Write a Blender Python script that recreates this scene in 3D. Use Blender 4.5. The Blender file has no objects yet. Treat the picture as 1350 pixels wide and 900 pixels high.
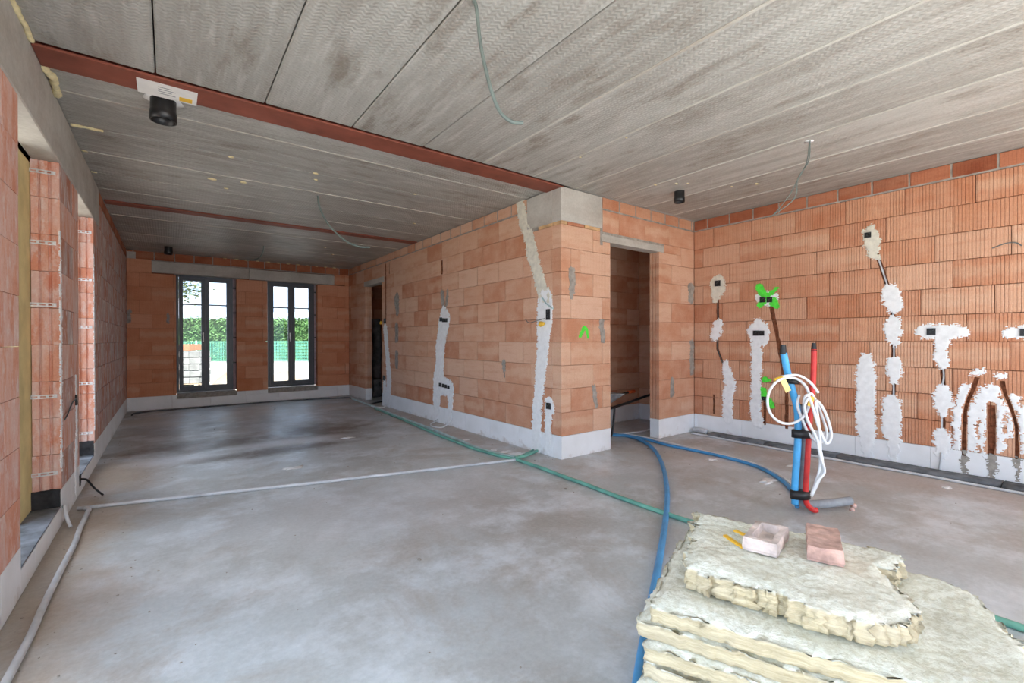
import bpy, bmesh, math, random
from mathutils import Vector, Matrix, noise

SC = bpy.context.scene
COL = SC.collection
rnd = random.Random(7)

# ------------------------------------------------------------------ camera
CAM_Z, YAW, PITCH, ROLL, FPX = 1.274, 0.6433, -0.0047, 0.0024, 604.14
F0 = Vector((math.sin(YAW), math.cos(YAW), 0)); R0 = Vector((math.cos(YAW), -math.sin(YAW), 0)); U0 = Vector((0, 0, 1))
FW = math.cos(PITCH) * F0 + math.sin(PITCH) * U0
UP = -math.sin(PITCH) * F0 + math.cos(PITCH) * U0
RT = math.cos(ROLL) * R0 - math.sin(ROLL) * UP
UP2 = math.sin(ROLL) * R0 + math.cos(ROLL) * UP
cam_d = bpy.data.cameras.new('camera'); cam = bpy.data.objects.new('camera', cam_d); COL.objects.link(cam)
M = Matrix.Identity(4)
for i in range(3):
    M[i][0] = RT[i]; M[i][1] = UP2[i]; M[i][2] = -FW[i]
M[0][3], M[1][3], M[2][3] = 0, 0, CAM_Z
cam.matrix_world = M
cam_d.sensor_width = 36; cam_d.lens = FPX / 1350 * 36; cam_d.clip_start = 0.02; cam_d.clip_end = 500
SC.camera = cam

# ------------------------------------------------------------------ world: bright broken cloud, no hard sun in the rooms
world = bpy.data.worlds.new('sky'); SC.world = world; world.use_nodes = True
nt = world.node_tree; nt.nodes.clear()
wo = nt.nodes.new('ShaderNodeOutputWorld'); bg = nt.nodes.new('ShaderNodeBackground')
tc = nt.nodes.new('ShaderNodeTexCoord'); nz = nt.nodes.new('ShaderNodeTexNoise')
mp = nt.nodes.new('ShaderNodeMapping'); mp.inputs['Scale'].default_value = (1, 1, 2.6)
nz.inputs['Scale'].default_value = 3.2; nz.inputs['Detail'].default_value = 6; nz.inputs['Roughness'].default_value = .55
cr = nt.nodes.new('ShaderNodeValToRGB'); cr.color_ramp.elements[0].position = .40; cr.color_ramp.elements[1].position = .62
cr.color_ramp.elements[0].color = (.36, .57, .90, 1); cr.color_ramp.elements[1].color = (1.0, .99, .97, 1)
nt.links.new(tc.outputs['Generated'], mp.inputs['Vector']); nt.links.new(mp.outputs['Vector'], nz.inputs['Vector'])
nt.links.new(nz.outputs['Fac'], cr.inputs['Fac']); nt.links.new(cr.outputs['Color'], bg.inputs['Color'])
bg.inputs['Strength'].default_value = .62
nt.links.new(bg.outputs['Background'], wo.inputs['Surface'])

# sun behind the photographer: it falls on the yard and on the first strip of slab inside the open garden side, out of view
sun_d = bpy.data.lights.new('sun', 'SUN'); sun_d.energy = 6.5; sun_d.angle = math.radians(1.5); sun_d.color = (1.0, .97, .93)
sun = bpy.data.objects.new('sun', sun_d); COL.objects.link(sun); sun.rotation_euler = (math.radians(42), 0, math.radians(12)); sun.location = (0, -20, 20)

SC.view_settings.view_transform = 'Standard'; SC.view_settings.look = 'None'
SC.view_settings.gamma = 1.0; SC.view_settings.use_curve_mapping = False
SC.view_settings.exposure = 2.95
SC.cycles.max_bounces = 14; SC.cycles.diffuse_bounces = 8; SC.cycles.transparent_max_bounces = 12
SC.cycles.caustics_reflective = False; SC.cycles.caustics_refractive = False

# ------------------------------------------------------------------ dimensions (metres)
XL, B, C, E, YB, H = -0.595, 3.317, 3.555, 5.808, 10.651, 2.893
T = 0.14                      # block thickness
Z0, CH = 0.244, 0.25          # white base course, block course
PITCHL = 0.495                # block length
YF = -2.6                     # open garden side of the house, behind the photographer

# surveyed positions in metres: wall marks are (distance along wall, height, half width)
D = {'CEILC': {'far': [(1.324, 8.881, 2.893), (1.303, 8.897, 2.763), (1.229, 8.952, 2.672), (1.083, 9.062, 2.646)],
           'front': [(1.175, 1.869, 2.987), (1.186, 1.86, 2.861), (1.203, 1.848, 2.68), (1.235, 1.824, 2.499), (1.272, 1.796, 2.372), (1.319, 1.761, 2.317), (1.365, 1.726, 2.31)],
           'mid': [(1.351, 5.436, 2.892), (1.371, 5.421, 2.748), (1.453, 5.36, 2.56), (1.595, 5.253, 2.389), (1.725, 5.156, 2.32), (1.82, 5.084, 2.312)],
           'r1': [(4.218, 1.55, 2.895), (4.198, 1.565, 2.714), (4.133, 1.613, 2.559), (4.083, 1.65, 2.447), (3.984, 1.725, 2.292)],
           'r2': [(4.2, 1.538, 2.886), (4.191, 1.545, 2.725), (4.121, 1.597, 2.583), (4.096, 1.616, 2.416), (3.938, 1.735, 2.268)],
           'wall': [(5.607, 0.671, 2.039), (5.695, 0.605, 2.078), (5.772, 0.547, 2.084), (5.834, 0.5, 2.058)]},
 'C_GREEN': [(3.591, 1.307, 0.021), (3.656, 1.398, 0.026), (3.691, 1.382, 0.021), (3.715, 1.299, 0.014)],
 'C_SMEAR': [[(3.472, 2.007, 0.045), (3.483, 1.861, 0.046), (3.46, 1.746, 0.034)], [(3.937, 1.471, 0.038), (3.961, 1.264, 0.038)], [(3.811, 0.738, 0.031), (3.847, 0.531, 0.031)],
             [(5.292, 0.742, 0.034), (5.292, 0.543, 0.042)], [(5.734, 1.966, 0.074), (5.734, 1.81, 0.055)], [(5.752, 1.218, 0.046), (5.751, 0.822, 0.046)]],
 'FLOOR': {'blue': [(4.638, 4.021), (4.75, 3.876), (4.685, 3.587), (4.413, 3.201), (3.945, 2.763), (3.403, 2.339), (2.945, 2.024), (2.478, 1.731), (2.09, 1.497), (1.643, 1.231), (1.37, 1.064)],
           'blue2': [(4.675, 4.053), (4.792, 3.727), (4.732, 3.241), (4.744, 2.859), (4.724, 2.5), (4.623, 2.142), (4.36, 1.823), (4.017, 1.583)],
           'cross': [(-0.552, 4.702), (0.131, 4.517), (0.938, 4.295), (1.901, 4.055), (2.924, 3.799)],
           'white2': [(4.713, 4.086), (4.851, 3.798), (4.836, 3.312), (4.779, 2.788), (4.768, 2.507), (4.679, 2.168), (4.431, 1.853), (4.143, 1.627)]},
 'P_BOX': [(6.208, 1.578, 0.031), (6.125, 1.563, 0.031), (6.043, 1.56, 0.03), (6.239, 0.585, 0.029), (6.143, 0.581, 0.028), (6.061, 0.576, 0.028), (5.98, 0.571, 0.027), (3.755, 1.572, 0.031),
           (3.755, 1.514, 0.031), (3.752, 0.547, 0.035), (8.458, 1.63, 0.05), (8.507, 0.539, 0.05)],
 'P_PATCH': {'diag': [(4.255, 2.871, 0.072), (4.198, 2.663, 0.084), (4.1, 2.469, 0.082), (4.032, 2.241, 0.094), (3.94, 2.015, 0.078), (3.862, 1.812, 0.089), (3.811, 1.716, 0.112),
                      (3.824, 1.584, 0.125), (3.825, 1.458, 0.125), (3.851, 1.249, 0.101), (3.878, 0.996, 0.089), (3.917, 0.74, 0.078), (3.958, 0.48, 0.079), (3.959, 0.224, 0.079),
                      (3.973, 0.016, 0.066)],
             'far': [(8.459, 1.471, 0.095), (8.351, 0.952, 0.093), (8.28, 0.526, 0.11), (8.32, 0.237, 0.111), (8.36, 0.017, 0.112)],
             'far2': [(8.508, 0.452, 0.077), (8.51, 0.218, 0.077), (8.551, 0.024, 0.077)],
             'mid': [(6.136, 1.689, 0.094), (6.113, 1.574, 0.162), (6.186, 1.359, 0.142), (6.26, 1.128, 0.144), (6.261, 0.896, 0.121), (6.312, 0.661, 0.17), (6.364, 0.423, 0.123), (6.391, 0.126, 0.1),
                     (6.366, -0.0, 0.124)],
             'midlow': [(6.313, 0.567, 0.146), (6.119, 0.571, 0.14), (5.957, 0.562, 0.112), (5.935, 0.352, 0.067), (5.96, 0.102, 0.068)],
             'side': [(3.752, 0.588, 0.062), (3.752, 0.505, 0.074), (3.778, 0.336, 0.05), (3.778, 0.087, 0.05)]},
 'P_SMEAR': [[(6.182, 1.978, 0.048), (6.135, 1.769, 0.047)], [(6.017, 1.987, 0.03), (6.041, 1.786, 0.03)], [(7.909, 2.011, 0.103), (7.877, 1.775, 0.068)],
             [(7.913, 1.515, 0.069), (7.915, 1.281, 0.069)], [(7.918, 1.006, 0.069), (7.92, 0.813, 0.069)], [(4.598, 0.985, 0.032), (4.583, 0.807, 0.016)]],
 'RISER': {'blue': [(3.609, 1.494, 1.17), (3.631, 1.477, 1.031), (3.662, 1.454, 0.892), (3.689, 1.434, 0.752), (3.693, 1.43, 0.557), (3.685, 1.437, 0.362), (3.676, 1.444, 0.195),
                    (3.676, 1.444, 0.061)],
           'coil': [(3.644, 1.342, 0.162), (3.705, 1.297, 0.346), (3.687, 1.31, 0.524), (3.618, 1.362, 0.714), (3.601, 1.375, 0.822), (3.618, 1.362, 0.876), (3.644, 1.343, 0.822),
                    (3.683, 1.313, 0.659), (3.73, 1.278, 0.535), (3.756, 1.258, 0.605), (3.717, 1.288, 0.767), (3.67, 1.323, 0.832), (3.687, 1.31, 0.659), (3.696, 1.304, 0.443), (3.687, 1.31, 0.335),
                    (3.653, 1.336, 0.2)],
           'coil2': [(3.604, 1.347, 0.857), (3.583, 1.363, 0.798), (3.604, 1.347, 0.69), (3.647, 1.315, 0.583), (3.673, 1.296, 0.448), (3.695, 1.279, 0.341), (3.656, 1.308, 0.276),
                     (3.622, 1.334, 0.179)],
           'grey': [(3.76, 1.431, 0.774), (3.764, 1.427, 0.577), (3.76, 1.431, 0.351), (3.756, 1.434, 0.126), (3.765, 1.427, 0.024), (3.81, 1.393, -0.016), (3.855, 1.359, 0.012),
                    (3.954, 1.285, 0.085)],
           'hoop_c': (3.557, 1.457, 0.833),
           'red': [(3.753, 1.348, 1.198), (3.749, 1.352, 0.977), (3.727, 1.368, 0.646), (3.718, 1.375, 0.425), (3.705, 1.384, 0.149), (3.714, 1.378, 0.072), (3.749, 1.351, 0.022),
                   (3.771, 1.335, -0.0)],
           'taps': [(3.647, 1.453, 0.965), (3.709, 1.406, 0.582), (3.7, 1.413, 0.137)]},
 'R_BOX': [(3.212, 2.005, 0.036), (2.638, 1.749, 0.031), (2.558, 1.744, 0.03), (2.719, 1.343, 0.03), (2.651, 1.342, 0.029), (1.589, 2.344, 0.026), (1.095, 1.338, 0.03), (0.497, 1.322, 0.03),
           (2.62, 0.547, 0.022)],
 'R_CABLE': {'a': [(3.217, 1.86), (3.222, 1.69), (3.212, 1.439), (3.217, 1.289), (3.217, 1.119), (3.134, 0.912)],
             'b': [(1.522, 2.153), (1.465, 1.936), (1.416, 1.732), (1.386, 1.509), (1.379, 1.167), (1.382, 0.863), (1.379, 0.559)],
             'c': [(1.019, 1.045), (1.009, 0.924), (1.019, 0.803), (1.024, 0.46), (1.018, 0.318), (1.023, 0.139), (1.034, -0.056)]},
 'R_CHASE': {'a1': [(3.217, 1.84, 0.019), (3.212, 1.439, 0.019)],
             'a2': [(3.227, 1.339, 0.017), (3.217, 1.139, 0.017), (3.134, 0.922, 0.016)],
             'b': [(1.522, 2.153, 0.019), (1.459, 1.92, 0.02), (1.416, 1.747, 0.019), (1.38, 1.471, 0.018), (1.379, 1.091, 0.017), (1.379, 0.559, 0.017)],
             'c': [(1.02, 1.173, 0.018), (1.014, 0.888, 0.018), (1.013, 0.533, 0.018), (1.018, 0.161, 0.018)],
             'crack': [(3.27, 0.532, 0.01), (3.27, 0.279, 0.01)],
             'd': [(2.567, 1.744, 0.026), (2.506, 1.468, 0.026), (2.455, 1.196, 0.025), (2.405, 0.883, 0.025), (2.371, 0.617, 0.021), (2.371, 0.216, 0.021)],
             'e': [(2.62, 0.52, 0.016), (2.62, 0.224, 0.016)],
             'l': [(0.787, 0.924, 0.019), (0.806, 0.834, 0.015), (0.841, 0.728, 0.013), (0.865, 0.601, 0.013), (0.87, 0.413, 0.015), (0.869, 0.185, 0.015)],
             'm': [(0.697, 0.683, 0.025), (0.696, 0.22, 0.025)],
             'r': [(0.633, 0.901, 0.018), (0.614, 0.784, 0.012), (0.574, 0.657, 0.011), (0.547, 0.518, 0.011), (0.542, 0.239, 0.013)]},
 'R_GREEN': [[(2.682, 1.902, 0.045), (2.647, 1.833, 0.044), (2.585, 1.782, 0.035), (2.532, 1.833, 0.022), (2.464, 1.882, 0.013)], [(2.673, 1.687, 0.036), (2.629, 1.712, 0.035)],
             [(2.506, 1.731, 0.034), (2.481, 1.666, 0.034), (2.524, 1.696, 0.034)], [(2.611, 0.779, 0.035), (2.558, 0.773, 0.017)],
             [(2.629, 0.648, 0.035), (2.62, 0.575, 0.044), (2.567, 0.525, 0.035), (2.523, 0.457, 0.026)]],
 'R_PATCH': {'arch_l': [(0.846, 0.817, 0.049), (0.895, 0.688, 0.035), (0.915, 0.476, 0.035), (0.915, 0.266, 0.025)],
             'arch_lr': [(0.749, 0.805, 0.038), (0.782, 0.666, 0.048), (0.825, 0.489, 0.034), (0.82, 0.284, 0.039)],
             'arch_m': [(0.692, 0.81, 0.06), (0.753, 0.602, 0.028), (0.758, 0.398, 0.024), (0.748, 0.23, 0.019)],
             'arch_mr': [(0.646, 0.715, 0.036), (0.65, 0.515, 0.027), (0.645, 0.317, 0.032)],
             'arch_r': [(0.57, 0.756, 0.044), (0.583, 0.623, 0.022), (0.6, 0.424, 0.018)],
             'arch_rr': [(0.513, 0.665, 0.03), (0.504, 0.505, 0.03), (0.503, 0.311, 0.03)],
             'b1': [(1.404, 1.746, 0.072), (1.392, 1.662, 0.077), (1.368, 1.584, 0.059)],
             'b2': [(1.38, 1.441, 0.065), (1.38, 1.35, 0.071), (1.386, 1.274, 0.054), (1.367, 1.228, 0.036)],
             'b3': [(1.379, 1.031, 0.059), (1.373, 0.94, 0.065), (1.379, 0.848, 0.036)],
             'b4': [(1.397, 0.634, 0.077), (1.391, 0.497, 0.083), (1.396, 0.367, 0.077), (1.384, 0.269, 0.065), (1.378, 0.179, 0.048), (1.384, 0.056, 0.036)],
             'broad': [(1.604, 1.061, 0.058), (1.604, 0.927, 0.083), (1.61, 0.69, 0.083), (1.61, 0.452, 0.083), (1.603, 0.295, 0.083), (1.596, 0.178, 0.064), (1.59, 0.029, 0.045)],
             'c2': [(1.019, 0.767, 0.063), (1.014, 0.675, 0.068), (1.019, 0.582, 0.042)],
             'c3': [(1.024, 0.374, 0.057), (1.013, 0.298, 0.068), (1.023, 0.189, 0.052)],
             'cap_l': [(0.821, 0.957, 0.024), (0.787, 0.965, 0.029), (0.754, 0.981, 0.024)],
             'cap_r': [(0.665, 0.932, 0.018), (0.637, 0.947, 0.027), (0.61, 0.949, 0.018)],
             'double_box': [(2.691, 1.436, 0.081), (2.691, 1.362, 0.133), (2.682, 1.287, 0.116), (2.719, 1.212, 0.063), (2.71, 1.053, 0.063), (2.719, 0.865, 0.063), (2.719, 0.584, 0.063),
                            (2.737, 0.394, 0.064), (2.7, 0.249, 0.072)],
             'edge_box': [(0.571, 1.323, 0.053), (0.527, 1.323, 0.06), (0.463, 1.322, 0.059)],
             'green_box': [(2.664, 1.779, 0.062), (2.585, 1.764, 0.095), (2.515, 1.759, 0.06)],
             'high_box': [(1.56, 2.409, 0.038), (1.573, 2.356, 0.07), (1.554, 2.259, 0.069), (1.541, 2.156, 0.05), (1.515, 2.097, 0.031)],
             'low': [(3.114, 0.962, 0.03), (3.094, 0.874, 0.06), (3.063, 0.748, 0.07), (3.033, 0.672, 0.069), (3.074, 0.55, 0.06), (3.084, 0.401, 0.07), (3.074, 0.235, 0.07)],
             'mid': [(3.207, 1.479, 0.062), (3.227, 1.38, 0.073), (3.259, 1.309, 0.063)],
             'tee': [(1.144, 1.338, 0.065), (1.105, 1.345, 0.07), (1.052, 1.337, 0.074), (0.999, 1.329, 0.072), (0.947, 1.336, 0.071), (0.886, 1.328, 0.05)],
             'tee2': [(1.02, 1.244, 0.062), (1.025, 1.173, 0.042), (1.03, 1.101, 0.052), (1.019, 1.031, 0.042)],
             'top_box': [(3.206, 2.08, 0.041), (3.217, 2.011, 0.103), (3.206, 1.93, 0.093), (3.238, 1.862, 0.073), (3.248, 1.782, 0.031)]},
 'SEC': [(1.069, 0.793), (1.627, 1.019), (1.924, 0.294), (1.487, 0.128)],
 'TOP': [(1.193, 0.762), (1.612, 0.968), (1.631, 0.898), (1.657, 0.773), (1.73, 0.637), (1.778, 0.541), (1.811, 0.468), (1.797, 0.406), (1.705, 0.392), (1.644, 0.416), (1.522, 0.342), (1.467, 0.291),
         (1.381, 0.31), (1.313, 0.35), (1.28, 0.432), (1.27, 0.524), (1.234, 0.636)]}

# ------------------------------------------------------------------ node helpers
class NT:
    def __init__(s, name):
        s.m = bpy.data.materials.new(name); s.m.use_nodes = True
        s.t = s.m.node_tree; s.t.nodes.clear()
        s.out = s.n('ShaderNodeOutputMaterial'); s.b = s.n('ShaderNodeBsdfPrincipled')
        s.l(s.b.outputs[0], s.out.inputs['Surface'])
    def n(s, k, **kw):
        nd = s.t.nodes.new(k)
        for a, v in kw.items(): setattr(nd, a, v)
        return nd
    def l(s, a, b): s.t.links.new(a, b)
    def put(s, inp, v):
        if isinstance(v, bpy.types.NodeSocket): s.l(v, inp)
        else: inp.default_value = v
    def coord(s, kind='Object', scale=(1, 1, 1), rand=0.0, rot=(0, 0, 0)):
        c = s.n('ShaderNodeTexCoord').outputs[kind]
        if rand:
            oi = s.n('ShaderNodeObjectInfo'); mu = s.math('MULTIPLY', oi.outputs['Random'], rand)
            va = s.n('ShaderNodeVectorMath', operation='ADD'); cx = s.n('ShaderNodeCombineXYZ')
            s.l(mu, cx.inputs[0]); s.l(mu, cx.inputs[1]); s.l(mu, cx.inputs[2]); s.l(c, va.inputs[0]); s.l(cx.outputs[0], va.inputs[1]); c = va.outputs[0]
        m = s.n('ShaderNodeMapping'); m.inputs['Scale'].default_value = scale; m.inputs['Rotation'].default_value = rot; s.l(c, m.inputs['Vector'])
        return m.outputs[0]
    def noise(s, vec, scale=5, detail=4, rough=.55, dist=0.0):
        t = s.n('ShaderNodeTexNoise'); s.l(vec, t.inputs['Vector'])
        t.inputs['Scale'].default_value = scale; t.inputs['Detail'].default_value = detail
        t.inputs['Roughness'].default_value = rough; t.inputs['Distortion'].default_value = dist
        return t.outputs['Fac']
    def ramp(s, f, stops):
        r = s.n('ShaderNodeValToRGB'); s.l(f, r.inputs['Fac']); e = r.color_ramp.elements
        while len(e) < len(stops): e.new(.5)
        for k, (p, c) in zip(e, stops):
            k.position = p; k.color = (c, c, c, 1) if isinstance(c, (int, float)) else (*c, 1)
        return r.outputs['Color']
    def math(s, op, a, b=None, clamp=False):
        m = s.n('ShaderNodeMath', operation=op); m.use_clamp = clamp; s.put(m.inputs[0], a)
        if b is not None: s.put(m.inputs[1], b)
        return m.outputs[0]
    def mix(s, f, a, b, mode='MIX'):
        m = s.n('ShaderNodeMix', data_type='RGBA', blend_type=mode)
        s.put(m.inputs[0], f)
        for i, v in ((6, a), (7, b)): s.put(m.inputs[i], (*v, 1) if isinstance(v, tuple) and len(v) == 3 else v)
        return m.outputs[2]
    def sep(s, vec):
        x = s.n('ShaderNodeSeparateXYZ'); s.l(vec, x.inputs[0]); return x.outputs
    def rand(s): return s.n('ShaderNodeObjectInfo').outputs['Random']
    def bump(s, h, strength=.3, dist=.01, prev=None):
        b = s.n('ShaderNodeBump'); b.inputs['Strength'].default_value = strength; b.inputs['Distance'].default_value = dist
        s.l(h, b.inputs['Height'])
        if prev is not None: s.l(prev, b.inputs['Normal'])
        return b.outputs[0]
    def fin(s, col, rough=.8, normal=None, spec=.3, metal=0.0):
        s.put(s.b.inputs['Base Color'], (*col, 1) if isinstance(col, tuple) else col)
        s.put(s.b.inputs['Roughness'], rough); s.b.inputs['Specular IOR Level'].default_value = spec
        s.b.inputs['Metallic'].default_value = metal
        if normal is not None: s.l(normal, s.b.inputs['Normal'])
        return s.m

def mat_block(name, lo, mid, hi, pale=.30, rib=.72, smear=0.0, smear_col=(.62, .50, .45)):
    s = NT(name); v = s.coord('Object', rand=37.0); loc = s.coord('Object'); r = s.rand()
    col = s.ramp(r, [(0, lo), (.5, mid), (1, hi)])
    n1 = s.noise(v, 5, 3); col = s.mix(s.ramp(n1, [(.35, 0.0), (.7, .55)]), col, hi)
    n2 = s.noise(s.coord('Object', (1.2, 1, 7), rand=11.0), 3, 3); col = s.mix(s.ramp(n2, [(.5, 0.0), (.75, .40)]), col, lo)
    # pale bloom band left across the middle of some blocks by firing
    z = s.sep(loc)[2]
    edge = s.math('ADD', z, s.math('MULTIPLY', s.math('SUBTRACT', s.noise(v, 9, 5, .65), .5), .16))
    band = s.math('SUBTRACT', 1.0, s.math('MULTIPLY', s.math('ABSOLUTE', s.math('SUBTRACT', edge, .01)), 15.0), True)
    band = s.ramp(band, [(.0, 0.0), (.6, 1.0)])
    pick = s.ramp(s.math('FRACT', s.math('MULTIPLY', r, 7.31)), [(.50, 0.0), (.62, 1.0)])
    bf = s.math('MULTIPLY', s.math('MULTIPLY', band, pick), pale)
    col = s.mix(bf, col, (.72, .49, .34))
    if smear:
        st = s.noise(s.coord('Object', (1, 1, .30), rand=23.0), 6.5, 7, .68)
        col = s.mix(s.math('MULTIPLY', s.ramp(st, [(.40, .05), (.60, 1.0)]), smear), col, smear_col)
        st2 = s.noise(s.coord('Object', (1, 1, .5), rand=51.0), 14, 5, .7)
        col = s.mix(s.math('MULTIPLY', s.ramp(st2, [(.52, 0.0), (.64, 1.0)]), smear * .8), col, (.78, .74, .71))
    fine = s.noise(v, 90, 2); col = s.mix(.22, col, s.ramp(fine, [(.3, .35), (.7, .95)]), 'SOFT_LIGHT')
    x = s.sep(loc)[0]
    w = s.math('SINE', s.math('MULTIPLY', x, 2 * math.pi / .0245))
    w = s.math('MINIMUM', w, -.35)
    h = s.math('ADD', s.math('MULTIPLY', w, 1.4), s.math('MULTIPLY', fine, .25))
    return s.fin(col, .88, s.bump(h, rib, .010), .2)

def mat_plain(name, col, rough=.6, spec=.3, metal=0.0, var=.12, nscale=12, bump=0.0, bscale=60):
    s = NT(name); v = s.coord('Object', rand=9.0); n = s.noise(v, nscale, 4)
    dk = tuple(max(0, c * (1 - var * 1.6)) for c in col); lt = tuple(min(1, c * (1 + var)) for c in col)
    nm = s.bump(s.noise(v, bscale, 3), bump, .004) if bump else None
    return s.fin(s.ramp(n, [(.3, dk), (.7, lt)]), rough, nm, spec, metal)

def mat_white_block():
    s = NT('aerated_white_block'); v = s.coord('Object', rand=13.0); p = s.coord('Object')
    n = s.noise(v, 4, 5); col = s.ramp(n, [(.3, (.80, .81, .81)), (.65, (.88, .89, .90))])
    z = s.sep(p)[2]
    d = s.math('ADD', s.math('MULTIPLY', z, -6.0), s.math('MULTIPLY', s.math('SUBTRACT', s.noise(v, 8, 5, .65), .5), 2.6))
    col = s.mix(s.ramp(d, [(.55, 0.0), (1.0, .55)]), col, (.50, .43, .37))   # splashed dirt and mortar dust near the slab
    return s.fin(col, .9, s.bump(s.noise(v, 70, 3), .25, .003), .15)

def mat_concrete(name, a, b, stain=(.30, .26, .22), st=.5, streak=(1, 1, 1), nsc=2.2, bumpk=.3):
    s = NT(name); v = s.coord('Object', rand=17.0); n = s.noise(v, nsc, 6, .62)
    col = s.ramp(n, [(.3, a), (.72, b)])
    sv = s.coord('Object', streak, rand=29.0); sn = s.noise(sv, 2.4, 6, .66)
    col = s.mix(s.math('MULTIPLY', s.ramp(sn, [(.46, 0.0), (.70, 1.0)]), st), col, stain)
    fine = s.noise(v, 45, 4, .7); col = s.mix(.3, col, s.ramp(fine, [(.3, .25), (.7, .8)]), 'SOFT_LIGHT')
    return s.fin(col, .85, s.bump(s.math('ADD', s.math('MULTIPLY', fine, .5), n), bumpk, .004), .2)

def mat_slab():
    # hollow-core slab soffit: long streaks, brown stains, fine stamped dimple rows
    s = NT('hollow_core_soffit'); v = s.coord('Object', rand=41.0); loc = s.coord('Object')
    tone = s.ramp(s.rand(), [(0, (.33, .325, .30)), (.5, (.385, .38, .35)), (1, (.44, .435, .405))])
    sv = s.coord('Object', (.10, 1, 1), rand=19.0)
    s1 = s.noise(sv, 9, 5, .6); col = s.mix(s.ramp(s1, [(.40, 0.0), (.66, .65)]), tone, (.27, .25, .22))
    s2 = s.noise(s.coord('Object', (.16, 1, 1), rand=31.0), 16, 5, .65); col = s.mix(s.ramp(s2, [(.50, 0.0), (.70, .6)]), col, (.52, .515, .485))
    s3 = s.noise(s.coord('Object', (.35, 1, 1), rand=47.0), 5, 6, .7); col = s.mix(s.ramp(s3, [(.54, 0.0), (.68, .75)]), col, (.20, .17, .135))
    xs = s.sep(loc)
    a = s.math('SINE', s.math('ADD', s.math('MULTIPLY', xs[0], 2 * math.pi / .030), s.math('MULTIPLY', s.math('SINE', s.math('MULTIPLY', xs[1], 2 * math.pi / .052)), 1.6)))
    b = s.math('SINE', s.math('MULTIPLY', xs[1], 2 * math.pi / .026))
    dim = s.math('ADD', a, s.math('MULTIPLY', b, .5))
    fine = s.noise(v, 60, 4, .7)
    col = s.mix(.35, col, s.ramp(fine, [(.3, .25), (.7, .8)]), 'SOFT_LIGHT')
    h = s.math('ADD', s.math('MULTIPLY', dim, .45), fine)
    rough = s.ramp(s2, [(.4, .50), (.7, .30)])
    return s.fin(col, rough, s.bump(h, .42, .004), .35)

def mat_floor():
    s = NT('raw_concrete_floor'); v = s.coord('Object')
    n = s.noise(v, .55, 8, .62, .4); col = s.ramp(n, [(.32, (.37, .36, .34)), (.48, (.485, .515, .52)), (.64, (.545, .60, .625))])
    n2 = s.noise(v, 2.1, 8, .68); col = s.mix(s.ramp(n2, [(.48, 0.0), (.64, .8)]), col, (.69, .745, .79))
    n3 = s.noise(s.coord('Object', (1, 1, 1), rot=(0, 0, .9)), 1.3, 9, .7, .6); col = s.mix(s.ramp(n3, [(.50, 0.0), (.66, .65)]), col, (.37, .335, .29))
    xyz = s.sep(v)
    wob = s.math('MULTIPLY', s.math('SUBTRACT', s.noise(v, 1.9, 8, .7), .5), 1.9)
    def blob(cx, cy, rx, ry, k, colr, lo=.0, hi=.7):
        dx = s.math('DIVIDE', s.math('SUBTRACT', xyz[0], cx), rx); dy = s.math('DIVIDE', s.math('SUBTRACT', xyz[1], cy), ry)
        d = s.math('SQRT', s.math('ADD', s.math('MULTIPLY', dx, dx), s.math('MULTIPLY', dy, dy)))
        f = s.math('SUBTRACT', 1.0, s.math('ADD', d, wob))
        return s.math('MULTIPLY', s.ramp(f, [(lo, 0.0), (hi, 1.0)]), k)
    for cx, cy, rx, ry, k, cc in ((1.75, 6.75, .9, .8, .95, (.15, .12, .09)), (.35, 6.7, 1.1, .5, .9, (.17, .13, .10)), (1.1, 5.85, 1.3, .26, .95, (.15, .12, .095)),
                                  (-.35, 5.7, .55, .9, .85, (.30, .235, .175)), (-.55, 3.6, .42, 2.6, .8, (.40, .325, .245)), (1.0, 9.2, 2.4, 1.2, .6, (.66, .60, .51)),  # far-end stain lightened: brightness from the windows is put into its colour
                                  (5.5, 1.2, .8, 2.6, .6, (.44, .33, .265)), (3.2, 6.3, .42, 3.6, .7, (.43, .32, .24)), (4.6, 3.0, .9, .8, .4, (.46, .40, .34))):
        col = s.mix(blob(cx, cy, rx, ry, k, cc), col, cc)
    for cx, cy, rx, ry, k in ((1.2, 6.25, .8, .25, .6), (.1, 6.05, .5, .3, .5), (1.4, 3.4, 1.5, 1.1, .4)):
        col = s.mix(blob(cx, cy, rx, ry, k, None), col, (.70, .71, .73))
    fine = s.noise(v, 38, 5, .7); col = s.mix(.35, col, s.ramp(fine, [(.3, .25), (.7, .8)]), 'SOFT_LIGHT')
    rough = s.ramp(n2, [(.35, .55), (.7, .32)])
    h = s.math('ADD', s.math('MULTIPLY', fine, .35), n2)
    return s.fin(col, rough, s.bump(h, .22, .012), .5)

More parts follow.
